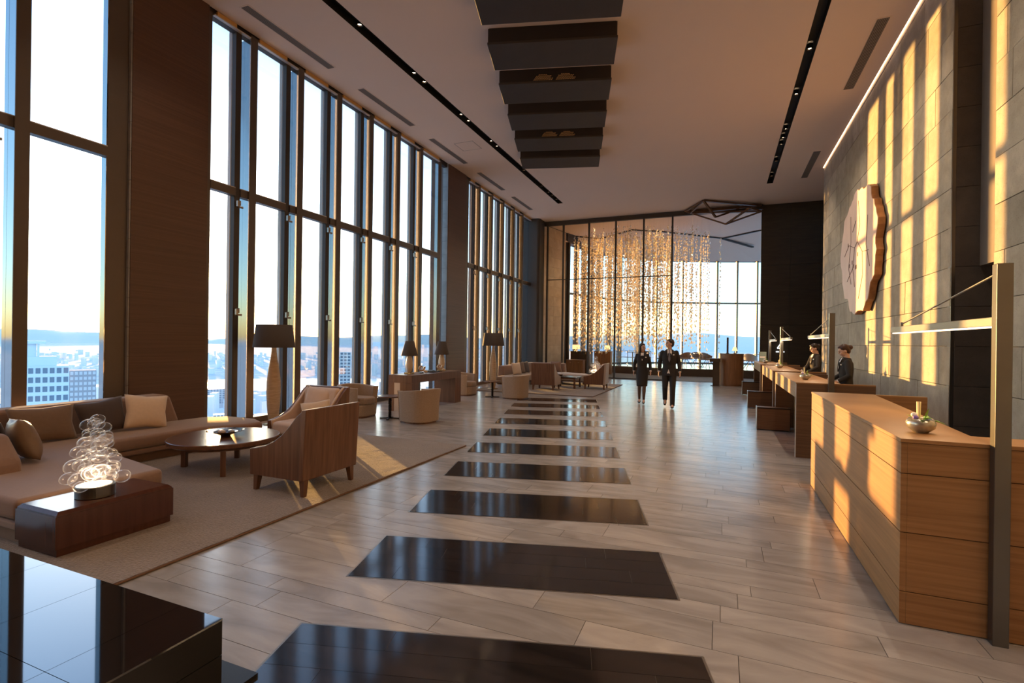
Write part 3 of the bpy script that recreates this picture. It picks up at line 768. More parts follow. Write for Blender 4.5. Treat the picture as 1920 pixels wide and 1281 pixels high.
MB().prism(seat, .195, .36).build('seat_cushion', 'sofa_fabric', sofa, bevel=.045, seg=4, smooth=True)
MB().prism_axis([(-1.1, .0215), (-1.1, .735), (1.68, .755), (1.78, .73), (1.91, .37), (1.93, .0215)], -1.52, -1.225, 'x').build('backrest', 'sofa_fabric', sofa, bevel=.05, seg=4)
MB().prism_axis([(-1.5, .0215), (-1.5, .68), (.18, .68), (.42, .46), (.46, .0215)], -.88, -.64, 'y').build('side_back', 'sofa_fabric', sofa, bevel=.05, seg=4)
MB().box(-1.23, -1.213, .0, .006, .37, .72).build('seam', 'cushion_brown', sofa)
def cushion(name, label, mat, loc, rot, wd, ht, th, cat='cushion', grp='cushions on the sofas'):
    o = MB().pillow(wd, ht, th).build(name, mat, None, smooth=True, loc=loc, rot=rot, weld=True); tag(o, label, cat, grp); return o
cushion('sofa_cushion', 'cream square cushion at the right end of the near sofa back', 'cushion_cream', (-7.17, 4.42, .585), (radians(-16), radians(7), radians(80)), .52, .46, .17)
cushion('sofa_cushion', 'dark brown cushion tucked behind the cream one on the near sofa', 'cushion_dark', (-7.27, 3.95, .575), (radians(-14), radians(-6), radians(92)), .56, .44, .15)
cushion('sofa_cushion', 'olive brown wide cushion left of the dark one on the near sofa', 'cushion_brown', (-7.25, 3.33, .565), (radians(-16), 0, radians(86)), .62, .43, .16)
cushion('sofa_cushion', 'bronze satin cushion at the left picture edge on the chaise', 'cushion_bronze', (-6.33, 2.76, .575), (radians(-20), radians(5), radians(165)), .50, .44, .2)
cushion('sofa_cushion', 'dark cushion half cut off behind the bronze one', 'cushion_dark', (-6.85, 2.72, .57), (radians(-15), 0, radians(180)), .46, .42, .15)

# round coffee table
t = thing('coffee_table', 'round walnut coffee table with square legs on the near rug', 'coffee table', (-5.58, 4.36, .022))
MB().lathe([(.575, .315), (.605, .33), (.61, .372), (.604, .38)], 64).build('table_top', 'walnut_flat', t, smooth=False, bevel=.004)
MB().lathe([(.50, .285), (.50, .316)], 48).build('apron', 'walnut_flat', t)
for a in (205, 320, 40, 125):
    x, y = .48*cos(radians(a)), .48*sin(radians(a)); lg = MB(); lg.M = Matrix.Translation((x, y, 0)) @ Matrix.Rotation(radians(a), 4, 'Z')
    lg.box(-.028, .028, -.028, .028, 0, .29); lg.prism_axis([(-.028, .29), (-.028, .215), (-.10, .29)], -.02, .02, 'y'); lg.build('leg', 'walnut', t)
t = thing('shallow_bowl', 'shallow dark metal bowl on the round coffee table', 'bowl', (-5.60, 4.38, .401))
MB().lathe([(.05, 0), (.055, .004), (.12, .035), (.21, .062), (.205, .066), (.11, .042), (.03, .016), (.001, .014)], 36, cap=False).build('body', 'bowl_dark', t, smooth=True)
b = MB(); b.ball((-.04, -.02, .045), (.06, .035, .022)); b.build('shell_piece', 'shell', t, smooth=True); MB().ball((.06, .03, .05), (.05, .03, .02)).build('silver_piece', 'bowl_silver', t, smooth=True)

# armchairs with wooden shells
def armchair(label, loc, rz, side='walnut', back='walnut', grp='wood backed armchairs'):
    t = thing('armchair', label, 'armchair', loc, rz, grp)
    top = [(-.39, .43), (-.30, .445), (-.18, .475), (-.06, .53), (.05, .605), (.15, .70), (.24, .80), (.31, .855), (.36, .87)]
    outline = [(-.385, .16)]+top+[(.33, .16)]
    for s in (-1, 1):
        y0, y1 = (.345, .395) if s > 0 else (-.395, -.345)
        MB().prism_axis(outline, y0, y1, 'y').build('side_panel', side, t, bevel=.008)
        inn = [(x+.008 if x < 0 else x-.02, z+.006) for x, z in outline[1:]]; inn = [(-.36, .30)]+inn+[(.26, .30)]
        y0, y1 = (.305, .346) if s > 0 else (-.346, -.305)
        MB().prism_axis(inn, y0, y1, 'y').build('arm_lining', 'leather_cream', t, bevel=.012, smooth=False)
    MB().prism_axis([(.27, .16), (.31, .87), (.375, .875), (.335, .16)], -.398, .398, 'y').build('back_panel', back, t, bevel=.01)
    MB().prism_axis([(-.39, .16), (-.385, .235), (.3, .235), (.3, .16)], -.345, .345, 'y').build('seat_frame', side, t)
    MB().box(-.40, .22, -.30, .30, .24, .42).build('seat_cushion', 'leather_cream', t, bevel=.045, seg=4)
    MB().prism_axis([(.12, .40), (.20, .85), (.30, .862), (.26, .40)], -.305, .305, 'y').build('back_cushion', 'leather_cream', t, bevel=.04, seg=4)
    for sx in (-1, 1):
        for sy in (-1, 1):
            x = -.33 if sx < 0 else .29; y = sy*.335
            v = [(x-.032, y-.032, .17), (x+.032, y-.032, .17), (x+.032, y+.032, .17), (x-.032, y+.032, .17)]
            k = .02; ox, oy = sx*.012, sy*.012
            v += [(x-k+ox, y-k+oy, 0), (x+k+ox, y-k+oy, 0), (x+k+ox, y+k+oy, 0), (x-k+ox, y+k+oy, 0)]
            MB().add(v, [(0,1,2,3),(7,6,5,4),(0,4,5,1),(1,5,6,2),(2,6,7,3),(3,7,4,0)]).build('leg', 'walnut', t)
    return t
armchair('walnut armchair with sloping arms beside the round coffee table', (-4.13, 4.21, .0225), 0)
armchair('cream lined armchair facing the camera behind the walnut armchair and round table', (-5.45, 5.6, .0225), pi/2)
cushion('chair_cushion', 'beige cushion standing upright in the cream lined armchair', 'leather_cream', (-5.47, 5.76, .665), (radians(-17), radians(4), radians(6)), .46, .46, .16, grp='cushions in the armchairs')
cushion('chair_cushion', 'olive cushion leaning low in the cream lined armchair', 'cushion_cream', (-5.24, 5.50, .565), (radians(-24), radians(-8), radians(38)), .40, .34, .13, grp='cushions in the armchairs')
armchair('wood backed armchair seen from behind on the far rug', (-5.38, 16.0, .0225), -pi/2, side='sofa_light', back='walnut')
armchair('wood sided armchair in profile on the far rug near the glass partition', (-3.93, 17.15, .0225), radians(4), side='walnut', back='sofa_light')
cushion('chair_cushion', 'white striped cushion in the armchair near the glass partition', 'petal_white', (-3.86, 17.1, .67), (radians(-18), 0, radians(94)), .42, .42, .14, grp='cushions in the armchairs')

# block table with bubble lamp
def bubble_lamp(label, loc, s=1.0, seed=1, light=6.0):
    t = thing('bubble_lamp', label, 'lamp', loc, 0, 'glass bubble lamps')
    MB().lathe([(.125*s, 0), (.128*s, .004), (.128*s, .086*s), (.122*s, .09*s)], 40).build('base', 'steel_dark', t, smooth=False, bevel=.003)
    MB().lathe([(.105*s, .0905*s), (.105*s, .093*s)], 32).build('light_plate', 'bulb_warm', t)
    R = random.Random(seed); pts = []
    me = MB().ball((0, 0, 0), 1.0, 20, 12).mesh('bubble'); me.materials.append(MATS['bubble_glass']); me.polygons.foreach_set('use_smooth', [True]*len(me.polygons))
    tries = 0
    while len(pts) < 46 and tries < 4000:
        tries += 1
        z = .09+R.random()**1.25*.50; k = 1-(z-.09)/.56; rmax = .055+.155*k
        a = R.uniform(0, 2*pi); rad = rmax*sqrt(R.uniform(.15, 1)) - .02
        r = R.uniform(.032, .052)*(0.85+.5*k)
        p = Vector((rad*cos(a), rad*sin(a), z+r*.5))
        if any((p-q).length < (r+w_)*.62 for q, w_ in pts): continue
        pts.append((p, r))
    pts.append((Vector((.0, .01, .60)), .042)); pts.append((Vector((.04, -.02, .585)), .03))
    for p, r in pts:
        o = bpy.data.objects.new('bubble', me); COL.objects.link(o); o.parent = t; o.location = p*s
        o.scale = (r*s*1.18, r*s*1.1, r*s*.92); o.rotation_euler = (R.uniform(-.3, .3), R.uniform(-.3, .3), R.uniform(0, 3))
    l = bpy.data.lights.new('bubble_light', 'POINT'); l.energy = light; l.color = (1, .72, .45); l.shadow_soft_size = .05*s
    o = bpy.data.objects.new('bubble_light', l); COL.objects.link(o); o.parent = t; o.location = (0, 0, .16*s)
    return t
t = thing('block_table', 'low dark red wooden block table at the front of the chaise', 'side table', (-4.585, 2.48, .022))
def block(x, y, z0, z1, c):
    v = [(-x,-y,z0),(x,-y,z0),(x,y,z0),(-x,y,z0),(-x,-y,z1-c),(x,-y,z1-c),(x,y,z1-c),(-x,y,z1-c),(-x+c,-y+c,z1),(x-c,-y+c,z1),(x-c,y-c,z1),(-x+c,y-c,z1)]
    return MB().add(v, [(3,2,1,0),(0,1,5,4),(1,2,6,5),(2,3,7,6),(3,0,4,7),(4,5,9,8),(5,6,10,9),(6,7,11,10),(7,4,8,11),(8,9,10,11)])
block(.245, .40, 0, .055, .0001).build('plinth', 'block_wood', t); block(.26, .415, .055, .285, .0001).build('body', 'block_wood', t, bevel=.003); block(.252, .407, .285, .318, .022).build('top', 'block_wood', t)
bubble_lamp('lit lamp of clear glass bubbles on the dark block table', (-4.55, 2.43, .341), 1.0, 4, 3.0)

# black lacquer table in the front left corner
t = thing('lacquer_table', 'large low glossy black tiled table in the front left corner', 'table', (-3.6, .48, 0))
MB().box(-1.6, 1.583, -1.1, 1.094, .015, .20).build('lower_body', 'lacquer_edge', t); MB().box(-1.6, 1.583, -1.1, 1.094, .203, .352).build('upper_body', 'lacquer_edge', t)
MB().box(-1.62, 1.60, -1.1, 1.27, 0, .02).build('plinth', 'lacquer_edge', t)
xs = [-1.6, -.86, -.315, .228, .76, 1.315, 1.585]; ys = [-1.1, -.5, .04, .585, 1.096]
xs = [-1.6, -1.405, -.86, -.315, .23, .76, 1.315, 1.585]
for a, b in zip(xs[:-1], xs[1:]):
    for c, d in zip(ys[:-1], ys[1:]): piece('top_tile', 'lacquer', a+.0012, b-.0012, c+.0012, d-.0012, .352, .36, t)

# ------------------------------------------------------------------ floor lamps
def floor_lamp(label, loc):
    t = thing('floor_lamp', label, 'floor lamp', loc, 0, 'tall floor lamps by the windows')
    MB().lathe([(.17, 0), (.17, .012), (.05, .02), (.045, .05)], 32).build('base', 'brass', t, smooth=True)
    MB().lathe([(.070, .03), (.085, .06), (.112, .35), (.125, .60), (.120, .80), (.095, 1.02), (.062, 1.22), (.045, 1.36), (.04, 1.46)], 32).build('body', 'lamp_body', t, smooth=True)
    MB().lathe([(.011, 1.45), (.011, 1.75)], 10).build('stem', 'brass', t)
    MB().lathe([(.365, 1.43), (.312, 1.85), (.306, 1.85), (.359, 1.43), (.365, 1.43)], 40, cap=False).build('shade', 'shade_dark', t, smooth=True)
    MB().lathe([(.04, 1.72), (.06, 1.65), (.04, 1.58)], 14).build('bulb', 'ceramic', t, smooth=True)
    b = MB(); b.bar((-.31, 0, 1.77), (.31, 0, 1.77), .008); b.bar((0, -.31, 1.77), (0, .31, 1.77), .008); b.build('shade_ring', 'brass', t)
    return t
floor_lamp('tall vase shaped floor lamp with dark drum shade beside the near sofa tail', (-7.70, 7.0, 0))
floor_lamp('tall vase shaped floor lamp with dark drum shade near the far rug', (-6.97, 15.22, .0205))

# ------------------------------------------------------------------ tub chairs and their small tables
def tub(label, loc, rz):
    t = thing('tub_chair', label, 'tub chair', loc, rz, 'upholstered tub chairs')
    n = 34; A0 = radians(128)
    def ring(a, h):  # superellipse plan, slightly wider at the top
        c, s_ = cos(a), sin(a); k = (abs(c)**3.2+abs(s_)**3.2)**(-1/3.2); sc = .335+.03*(h/.65)-.012*sin(pi*min(h/.65, 1)); return (c*k*sc*1.02, s_*k*sc)
    hs = [.035, .2, .4, .58, 1.0]
    v = []; f = []
    for i in range(n+1):
        a = -A0+2*A0*i/n; top = .60+.065*(cos(a*.55)**2)
        col = []
        for h in hs[:-1]: x, y = ring(a, min(h, top)); col.append((x, y, h))
        x, y = ring(a, top); col.append((x, y, top)); q = .80; col.append((x*q, y*q, top-.004))
        x, y = ring(a, .4); col.append((x*.76, y*.76, .36))
        v += col
    m_ = 7
    for i in range(n):
        for j in range(m_-1): a = i*m_+j; f.append((a, a+m_, a+m_+1, a+1))
    f.append(tuple(range(m_-1, -1, -1))); f.append(tuple(n*m_+j for j in range(m_)))
    MB().add(v, f).build('shell', 'tub_fabric', t, bevel=.018, seg=3)
    b = MB(); pl = [ring(2*pi*i/28, .2) for i in range(28)]
    b.prism([(x*.97, y*.97) for x, y in pl], .035, .26); b.build('seat_base', 'tub_fabric', t, bevel=.015)
    MB().prism([(x*.80 if x > 0 else x*1.0, y*.78) for x, y in pl], .26, .41).build('seat_cushion', 'tub_seat', t, bevel=.04, seg=3)
    MB().prism([(x*.94, y*.94) for x, y in pl], 0, .036).build('plinth', 'walnut', t)
tub('tub chair facing the room behind the near walnut armchair', (-6.98, 8.5, 0), pi)
tub('tub chair seen from behind in front of the console desk', (-5.47, 8.48, 0), radians(-12))
tub('tub chair tucked behind the far end of the console desk', (-7.02, 13.3, 0), pi)
tub('tub chair seen from behind beside the far rug', (-5.36, 13.22, 0), radians(-6))
def spiral_table(label, loc):
    t = thing('side_table', label, 'side table', loc, 0, 'small round tables with turned stems')
    MB().lathe([(.24, .44), (.252, .448), (.252, .462), (.246, .468)], 40).build('table_top', 'walnut_flat', t)
    prof = [(.028, .02)]
    for i in range(14): z = .03+i*.029; prof += [(.024, z), (.037, z+.010), (.037, z+.018), (.024, z+.028)]
    prof += [(.03, .438)]
    MB().lathe(prof, 16).build('stem', 'black_metal', t)
    for a in (20, 110, 200, 290):
        MB().bar((0, 0, .02), (.2*cos(radians(a)), .2*sin(radians(a)), .012), .03, .02).build('foot', 'black_metal', t)
spiral_table('small round table with ribbed dark stem between the two nearest tub chairs', (-6.19, 8.52, 0))
spiral_table('small round table with ribbed dark stem in front of the far floor lamp', (-6.02, 13.12, 0))

# ------------------------------------------------------------------ console desk with its lamps and shells
t = thing('console_desk', 'walnut console desk with block legs by the window columns', 'console desk', (-6.62, 10.61, 0))
MB().box(-.31, .31, -1.14, 1.15, .64, .815).build('top', 'walnut', t, bevel=.004)
MB().box(-.31, -.16, -1.14, -.86, 0, .64).build('leg', 'walnut', t); MB().box(-.158, .0, -1.135, -.86, 0, .64).build('leg_inlay', 'frame_light', t); MB().box(.002, .31, -1.14, -.86, 0, .64).build('leg', 'walnut', t)
MB().box(-.31, .31, .84, 1.15, 0, .64).build('leg', 'walnut', t)
def table_lamp(label, loc):
    t = thing('table_lamp', label, 'table lamp', loc, 0, 'table lamps on the console')
    MB().box(-.085, .085, -.085, .085, 0, .035).build('base', 'brass', t, bevel=.003)
    MB().lathe([(.045, .035), (.055, .05), (.078, .15), (.085, .22), (.07, .33), (.048, .42), (.04, .45)], 24).build('body', 'ceramic', t, smooth=True)
    MB().lathe([(.195, .42), (.10, .765), (.096, .765), (.19, .42), (.195, .42)], 32, cap=False).build('shade', 'shade_dark', t, smooth=True)
    MB().lathe([(.008, .44), (.008, .70)], 8).build('stem', 'brass', t); MB().ball((0, 0, .55), (.03, .03, .04)).build('bulb', 'ceramic', t, smooth=True)
table_lamp('table lamp with dark tapered shade at the near end of the console', (-6.70, 9.95, .815))
table_lamp('table lamp with dark tapered shade at the far end of the console', (-6.70, 11.42, .815))
def shell_orn(label, loc, rz):
    t = thing('shell_ornament', label, 'ornament', loc, rz, 'shell ornaments on the console')
    MB().box(-.05, .05, -.04, .04, 0, .02).build('stand', 'black_metal', t, bevel=.003)
    b = MB()
    pts = []; rad = []
    for i in range(40):
        a = i*.33; r = .012*math.exp(.155*a); pts.append((r*cos(a), 0, .125+r*sin(a))); rad.append(.004+r*.30)
    b.tube(pts, rad, 8); b.build('spiral_shell', 'shell', t, smooth=True)
    MB().ball((.09, -.05, .04), (.055, .03, .035)).build('small_shell', 'ceramic', t, smooth=True)
shell_orn('spiral shell ornament right of the near console lamp', (-6.62, 10.33, .815), radians(60))
shell_orn('spiral shell ornament left of the far console lamp', (-6.62, 11.18, .815), radians(60))
t = thing('desk_tray', 'flat dark tray with small boxes between the shell ornaments', 'tray', (-6.6, 10.8, .815))
MB().box(-.12, .12, -.16, .16, 0, .018).build('tray', 'black_metal', t, bevel=.004); MB().box(-.08, .06, -.12, .02, .018, .05).build('box', 'steel_dark', t, bevel=.003); MB().box(-.06, .08, .05, .13, .018, .035).build('box', 'bowl_silver', t, bevel=.003)

# ------------------------------------------------------------------ far seating group
SX, SY = -6.3, 17.8
sofa2 = thing('sectional_sofa', 'far sectional sofa with chaise on the second rug', 'sofa', (SX, SY, 0))
seat = L([(-7.0, 15.5), (-6.6, 15.45), (-6.35, 15.8), (-6.4, 17.6), (-6.1, 18.0), (-4.6, 17.85), (-4.5, 18.4), (-4.7, 18.75), (-5.6, 19.2), (-7.0, 19.2)])
MB().prism(inset(seat, .06), .15, .19).build('base', 'cushion_brown', sofa2); MB().prism(seat, .19, .42).build('seat_cushion', 'sofa_light', sofa2, bevel=.04, seg=3, smooth=True)
MB().prism_axis([(-1.6, .1), (-1.55, .74), (1.66, .765), (1.66, .1)], -.96, -.72, 'x').build('backrest', 'sofa_fabric', sofa2, bevel=.04, seg=3)
MB().prism_axis([(-.95, .1), (-.95, .765), (.6, .765), (.66, .1)], 1.42, 1.66, 'y').build('backrest', 'sofa_fabric', sofa2, bevel=.04, seg=3)
for x, y in L([(-6.8, 15.7), (-4.75, 18.0), (-4.75, 18.55), (-6.9, 19.0), (-6.45, 17.5), (-5.7, 18.9)]): MB().box(x-.03, x+.03, y-.03, y+.03, .02, .16).build('leg', 'walnut', sofa2)
cushion('sofa_cushion', 'cream oval looking cushion on the far sofa, leftmost of three', 'cushion_cream', (-6.75, 16.75, .63), (radians(-14), 0, radians(70)), .46, .44, .16)
cushion('sofa_cushion', 'brown middle cushion of three on the far sofa', 'cushion_brown', (-6.82, 17.35, .63), (radians(-14), 0, radians(75)), .46, .44, .15)
cushion('sofa_cushion', 'dark cushion on the far sofa, rightmost of three', 'cushion_dark', (-6.86, 17.95, .63), (radians(-14), 0, radians(80)), .46, .44, .15)
cushion('sofa_cushion', 'tan cushion in the corner of the far sofa behind the wooden armchair', 'sofa_fabric', (-6.0, 19.05, .63), (radians(14), 0, radians(0)), .46, .44, .15)
t = thing('coffee_table', 'glass topped coffee table on the far rug', 'coffee table', (-4.95, 17.05, .022))
MB().box(-.42, .42, -.42, .42, .36, .385).build('table_top', 'lacquer_edge', t, bevel=.006)
MB().box(-.38, .38, -.38, .38, .32, .36).build('apron', 'walnut_flat', t)
for sx in (-1, 1):
    for sy in (-1, 1): MB().box(sx*.36-.03, sx*.36+.03, sy*.36-.03, sy*.36+.03, 0, .33).build('leg', 'walnut', t)
t = thing('flower_bowl', 'low dark bowl of white blossoms on the far coffee table', 'flower bowl', (-5.2, 17.0, .405))
MB().lathe([(.04, 0), (.10, .035), (.105, .06), (.09, .05), (.001, .02)], 20, cap=False).build('bowl', 'bowl_dark', t, smooth=True)
for i in range(7): MB().ball((.065*cos(i*2.4)*(i/6), .065*sin(i*2.4)*(i/6), .085), (.042, .042, .032), 8, 6).build('blossom', 'petal_white', t, smooth=True)
t = thing('lamp_stand', 'small dark table behind the wooden armchair on the far rug', 'side table', (-4.42, 19.05, .021))
MB().box(-.22, .22, -.2, .2, .3, .33).build('top', 'block_wood', t); MB().box(-.2, .2, -.18, .18, 0, .3).build('body', 'block_wood', t)
bubble_lamp('lit lamp of clear glass bubbles behind the far armchair', (-4.42, 19.05, .352), 1.15, 9, 8.0)

# ------------------------------------------------------------------ reception desks
t = thing('reception_desk', 'large near reception desk of light wood with horizontal boards', 'reception desk', (.97, 3.56, 0), 0, 'reception desks')
for z0, z1 in ((.004, .19), (.19, .53), (.53, .87), (.87, 1.048)):
    piece('board', 'desk_wood', 0, .03, 0, 3.11, z0+.0025, z1-.0025, t); piece('board', 'desk_wood', .031, 1.45, 0, .03, z0+.0025, z1-.0025, t)
MB().box(.02, .36, .02, 3.09, 0, 1.04).build('carcass', 'desk_dark', t); MB().box(.35, 1.44, .02, .27, 0, 1.04).build('carcass', 'desk_dark', t)
MB().prism([(-.004, -.004), (1.46, -.004), (1.46, .285), (.42, .285), (.595, 3.115), (-.004, 3.115)], 1.048, 1.07).build('counter_top', 'desk_wood', t, bevel=.002)
MB().box(.36, 1.05, 3.04, 3.11, 0, 1.068).build('end_panel', 'desk_wood', t); MB().box(.36, 1.0, .3, 3.04, .70, .74).build('work_top', 'desk_dark', t)
def desk(y0, y1, label):
    t = thing('reception_desk', label, 'reception desk', (1.0, y0, 0), 0, 'reception desks')
    D = y1-y0
    MB().box(0, .52, .045, D-.045, .85, 1.05).build('apron', 'desk_wood', t); MB().box(-.003, .55, 0, D, 1.05, 1.07).build('counter_top', 'desk_wood', t, bevel=.002)
    MB().box(.005, .95, 0, .045, 0, 1.05).build('end_panel', 'desk_dark', t); MB().box(.005, .95, D-.045, D, 0, 1.05).build('end_panel', 'desk_dark', t)
    MB().box(-.003, .005, 0, .045, 0, 1.05).build('edge_strip', 'frame_light', t); MB().box(-.003, .005, D-.045, D, 0, 1.05).build('edge_strip', 'frame_light', t)
    MB().box(.32, .36, .045, D-.045, 0, .85).build('knee_panel', 'desk_wood', t); MB().box(.52, .95, .045, D-.045, .72, .75).build('work_top', 'desk_dark', t)
    MB().box(.55, .95, 0, .045, 1.05, 1.068).build('end_cap', 'desk_wood', t)
    return t
desk(8.22, 11.17, 'second reception desk with an open front, beside the large near one')
desk(11.68, 14.55, 'third reception desk with an open front, in the middle of the row')
desk(15.35, 18.17, 'farthest reception desk with an open front')
for y, lab in ((10.54, 'low brown bag box in front of the second reception desk'), (14.05, 'low brown bag box in front of the third reception desk'), (17.65, 'low brown bag box in front of the farthest reception desk')):
    t = thing('bag_box', lab, 'box', (.92, y, 0), 0, 'low boxes in front of the desks')
    MB().box(-.27, .27, .0, .30, .02, .42).build('body', 'desk_dark', t); MB().box(-.282, -.27, -.006, .306, 0, .43).build('edge_strip', 'steel', t); MB().box(.27, .278, -.006, .306, 0, .43).build('edge_strip', 'black_metal', t)
    MB().box(-.27, .27, -.006, 0.0, .405, .43).build('front_lip', 'black_metal', t)
def desk_lamp(label, x, y, dr, ln, floor_z, tilt=0.0):
    t = thing('desk_lamp', label, 'lamp', (x, y, floor_z), 0, 'steel post lamps along the reception desks')
    h = 2.055-floor_z
    MB().box(-.035, .035, -.028, .028, 0, h).build('post', 'steel_dark', t, bevel=.003)
    zb = 1.72-floor_z
    MB().box(-.022, .022, min(dr*.028, dr*ln), max(dr*.028, dr*ln), zb, zb+.05).build('arm', 'steel', t, bevel=.003)
    MB().box(-.014, .014, min(dr*.04, dr*(ln-.03)), max(dr*.04, dr*(ln-.03)), zb-.008, zb).build('light_strip', 'led_warm', t)
    MB().tube([(0, dr*.02, h-.04), (0, dr*(ln-.22), zb+.07)], .006, 8).build('stay_rod', 'steel', t); MB().box(-.008, .008, min(dr*(ln-.23), dr*(ln-.21)), max(dr*(ln-.23), dr*(ln-.21)), zb+.05, zb+.085).build('stay_pin', 'steel', t)
    l = bpy.data.lights.new('arm_light', 'AREA'); l.shape = 'RECTANGLE'; l.size = .03; l.size_y = ln-.1; l.energy = 5; l.color = (1, .72, .45)
    o = bpy.data.objects.new('arm_light', l); COL.objects.link(o); o.parent = t; o.location = (0, dr*ln/2, zb-.012)
    return t
desk_lamp('tall steel lamp post with long arm standing against the near reception desk', 1.40, 3.525, 1, 1.86, 0)
desk_lamp('steel lamp post with glowing arm at the near end of the second desk', 1.42, 8.175, 1, 1.95, 0)
desk_lamp('steel lamp post with short looking arm at the far end of the third desk', 1.40, 14.25, -1, 1.9, 1.07)
desk_lamp('farthest steel lamp post, on the last reception desk', 1.42, 17.7, -1, 1.9, 1.07)
def plant_bowl(label, loc, s, full=True):
    t = thing('plant_bowl', label, 'plant bowl', loc, 0, 'small planted bowls on the reception desks')
    MB().lathe([(.035*s, 0), (.04*s, .004*s), (.07*s, .03*s), (.077*s, .06*s), (.062*s, .088*s), (.056*s, .085*s), (.06*s, .06*s), (.001, .045*s)], 24, cap=False).build('bowl', 'bowl_silver', t, smooth=True)
    MB().lathe([(.001, .07*s), (.058*s, .07*s), (.058*s, .075*s), (.001, .078*s)], 16, cap=False).build('soil', 'bowl_dark', t)
    MB().tube([(-.012*s, .0, .07*s), (-.012*s, 0, .19*s)], [.009*s, .012*s], 8).build('stake', 'candle', t)
    if not full: return t
    def leaf(p, d, ln, wd_):
        P = Vector(p); D_ = Vector(d).normalized(); sd = D_.cross(Vector((0, 0, 1))).normalized()*wd_; up_ = Vector((0, 0, wd_*.5))
        v = [P, P+D_*ln*.4+sd+up_, P+D_*ln, P+D_*ln*.4-sd+up_, P+D_*ln*.45]; MB().add([tuple(q) for q in v], [(0,1,4),(1,2,4),(2,3,4),(3,0,4)]).build('leaf', 'leaf', t)
    for p, d, ln, wd_ in (((.0, -.02, .08), (-.2, -1, .1), .07, .018), ((.02, 0, .08), (.2, -.2, 1), .08, .014), ((.05, -.01, .08), (1, -.2, -.3), .08, .016), ((-.02, .01, .08), (-1, .2, .5), .06, .014), ((.03, .03, .08), (.5, 1, .3), .07, .016), ((.0, -.03, .085), (.7, -.8, .25), .06, .018)):
        leaf([q*s for q in p], d, ln*s, wd_*s)
    MB().ball((-.035*s, -.03*s, .095*s), (.016*s, .012*s, .014*s), 8, 6).build('flower', 'petal_purple', t, smooth=True); MB().ball((-.04*s, -.02*s, .11*s), (.018*s, .014*s, .016*s), 8, 6).build('flower', 'petal_white', t, smooth=True)
plant_bowl('small silver bowl with leaves and a purple flower on the near desk', (1.15, 3.86, 1.07), 1.0)
plant_bowl('small round plant bowl on the second reception desk', (1.21, 8.96, 1.07), 1.0)
plant_bowl('small round plant bowl on the third reception desk', (1.25, 13.1, 1.07), 1.0)
plant_bowl('small round plant bowl on the farthest reception desk', (1.2, 16.3, 1.07), 1.0)
t = thing('sign_holder', 'small upright greenish sign holder on the farthest desk', 'sign holder', (1.22, 17.75, 1.07))
MB().box(-.11, .11, -.03, .03, 0, .012).build('foot', 'steel', t); MB().box(-.105, .105, -.004, .004, .012, .31).build('sheet', 'tablet', t); MB().box(-.08, .08, -.0055, -.004, .12, .17).build('print', 'petal_white', t)

# ------------------------------------------------------------------ wooden slab art on the stone wall
R = random.Random(21); ctr = (14.22*.947, 1.6+(3.87-1.6)*.947); N = 72; out = []
for i in range(N):
    a = 2*pi*i/N; ry, rz_ = 1.60, 1.38
    k = 1+.035*sin(a*9+1)+.022*sin(a*17+2)+R.uniform(-.02, .02)+.03*sin(a*3+.6)
    out.append((ry*cos(a)*k, rz_*sin(a)*k))
t = thing('wall_art', 'huge round slice of pale wood with jagged edge on the stone wall', 'wall art', (XR-.16, ctr[0], ctr[1]))
MB().prism_axis(out, .012, .13, 'x').build('slab', 'art_edge', t)
MB().prism_axis([(x*.995, z*.995) for x, z in out], 0, .013, 'x').build('face', 'art_wood', t)
R = random.Random(4)
cr = [[(-.1, 1.1), (-.25, .55), (-.05, .2), (.2, .1), (.35, -.35), (.15, -.8)], [(.2, .1), (.75, .25), (1.2, .05)], [(-.05, .2), (-.5, -.1), (-.55, -.6), (-.2, -1.1)], [(.6, .9), (.55, .3), (.75, -.3), (.5, -.7)], [(-.9, .6), (-.8, .0), (-1.1, -.5)], [(.35, -.35), (.9, -.6)], [(-.5, -.1), (-1.0, -.15)], [(.1, .7), (.4, .5)]]
for c in cr:
    b = MB()
    for p, q in zip(c[:-1], c[1:]): b.bar((-.002, p[0], p[1]), (-.002, q[0], q[1]), .010, .010)
    b.build('crack', 'crack', t)
for i in range(7): MB().box(-.004, .001, (y_ := R.uniform(-.2, .9)), y_+.05, (z_ := R.uniform(-.5, .4)), z_+.09).build('knot', 'crack', t)
for y_, z_ in ((-.7, .5), (.7, .5), (0, -.7)): MB().box(.128, .165, y_-.08, y_+.08, z_-.08, z_+.08).build('mount', 'black_metal', t)
# ------------------------------------------------------------------ crystal curtain chandelier
ch = thing('crystal_chandelier', 'huge curtain of hanging crystal strands glittering behind the glass partition', 'chandelier', (-3.7, 24.8, CEIL))
R = random.Random(33)
def strand_mesh(seed):
    r = random.Random(seed); b = MB(); z = -.15-r.random()*.7; end = -5.35-r.random()*.75
    b.tube([(0, 0, 0), (0, 0, end)], .0012, 3, cap=False)
    while z > end:
        w_ = r.uniform(.024, .046); h = w_*r.uniform(1.2, 2.1); x, y = r.uniform(-.02, .02), r.uniform(-.02, .02); a = r.uniform(0, 1.6)
        v = [(x, y, z+h), (x, y, z-h)]+[(x+w_*cos(a+i*pi/2), y+w_*sin(a+i*pi/2), z) for i in range(4)]
        b.add(v, [(0,2,3),(0,3,4),(0,4,5),(0,5,2),(1,3,2),(1,4,3),(1,5,4),(1,2,5)])
        z -= r.uniform(.10, .20)*(1.0 if z > -4.2 else 1.7)
    me = b.mesh('crystal_strand'); me.materials.append(MATS['crystal']); return me
SM = [strand_mesh(i) for i in range(14)]
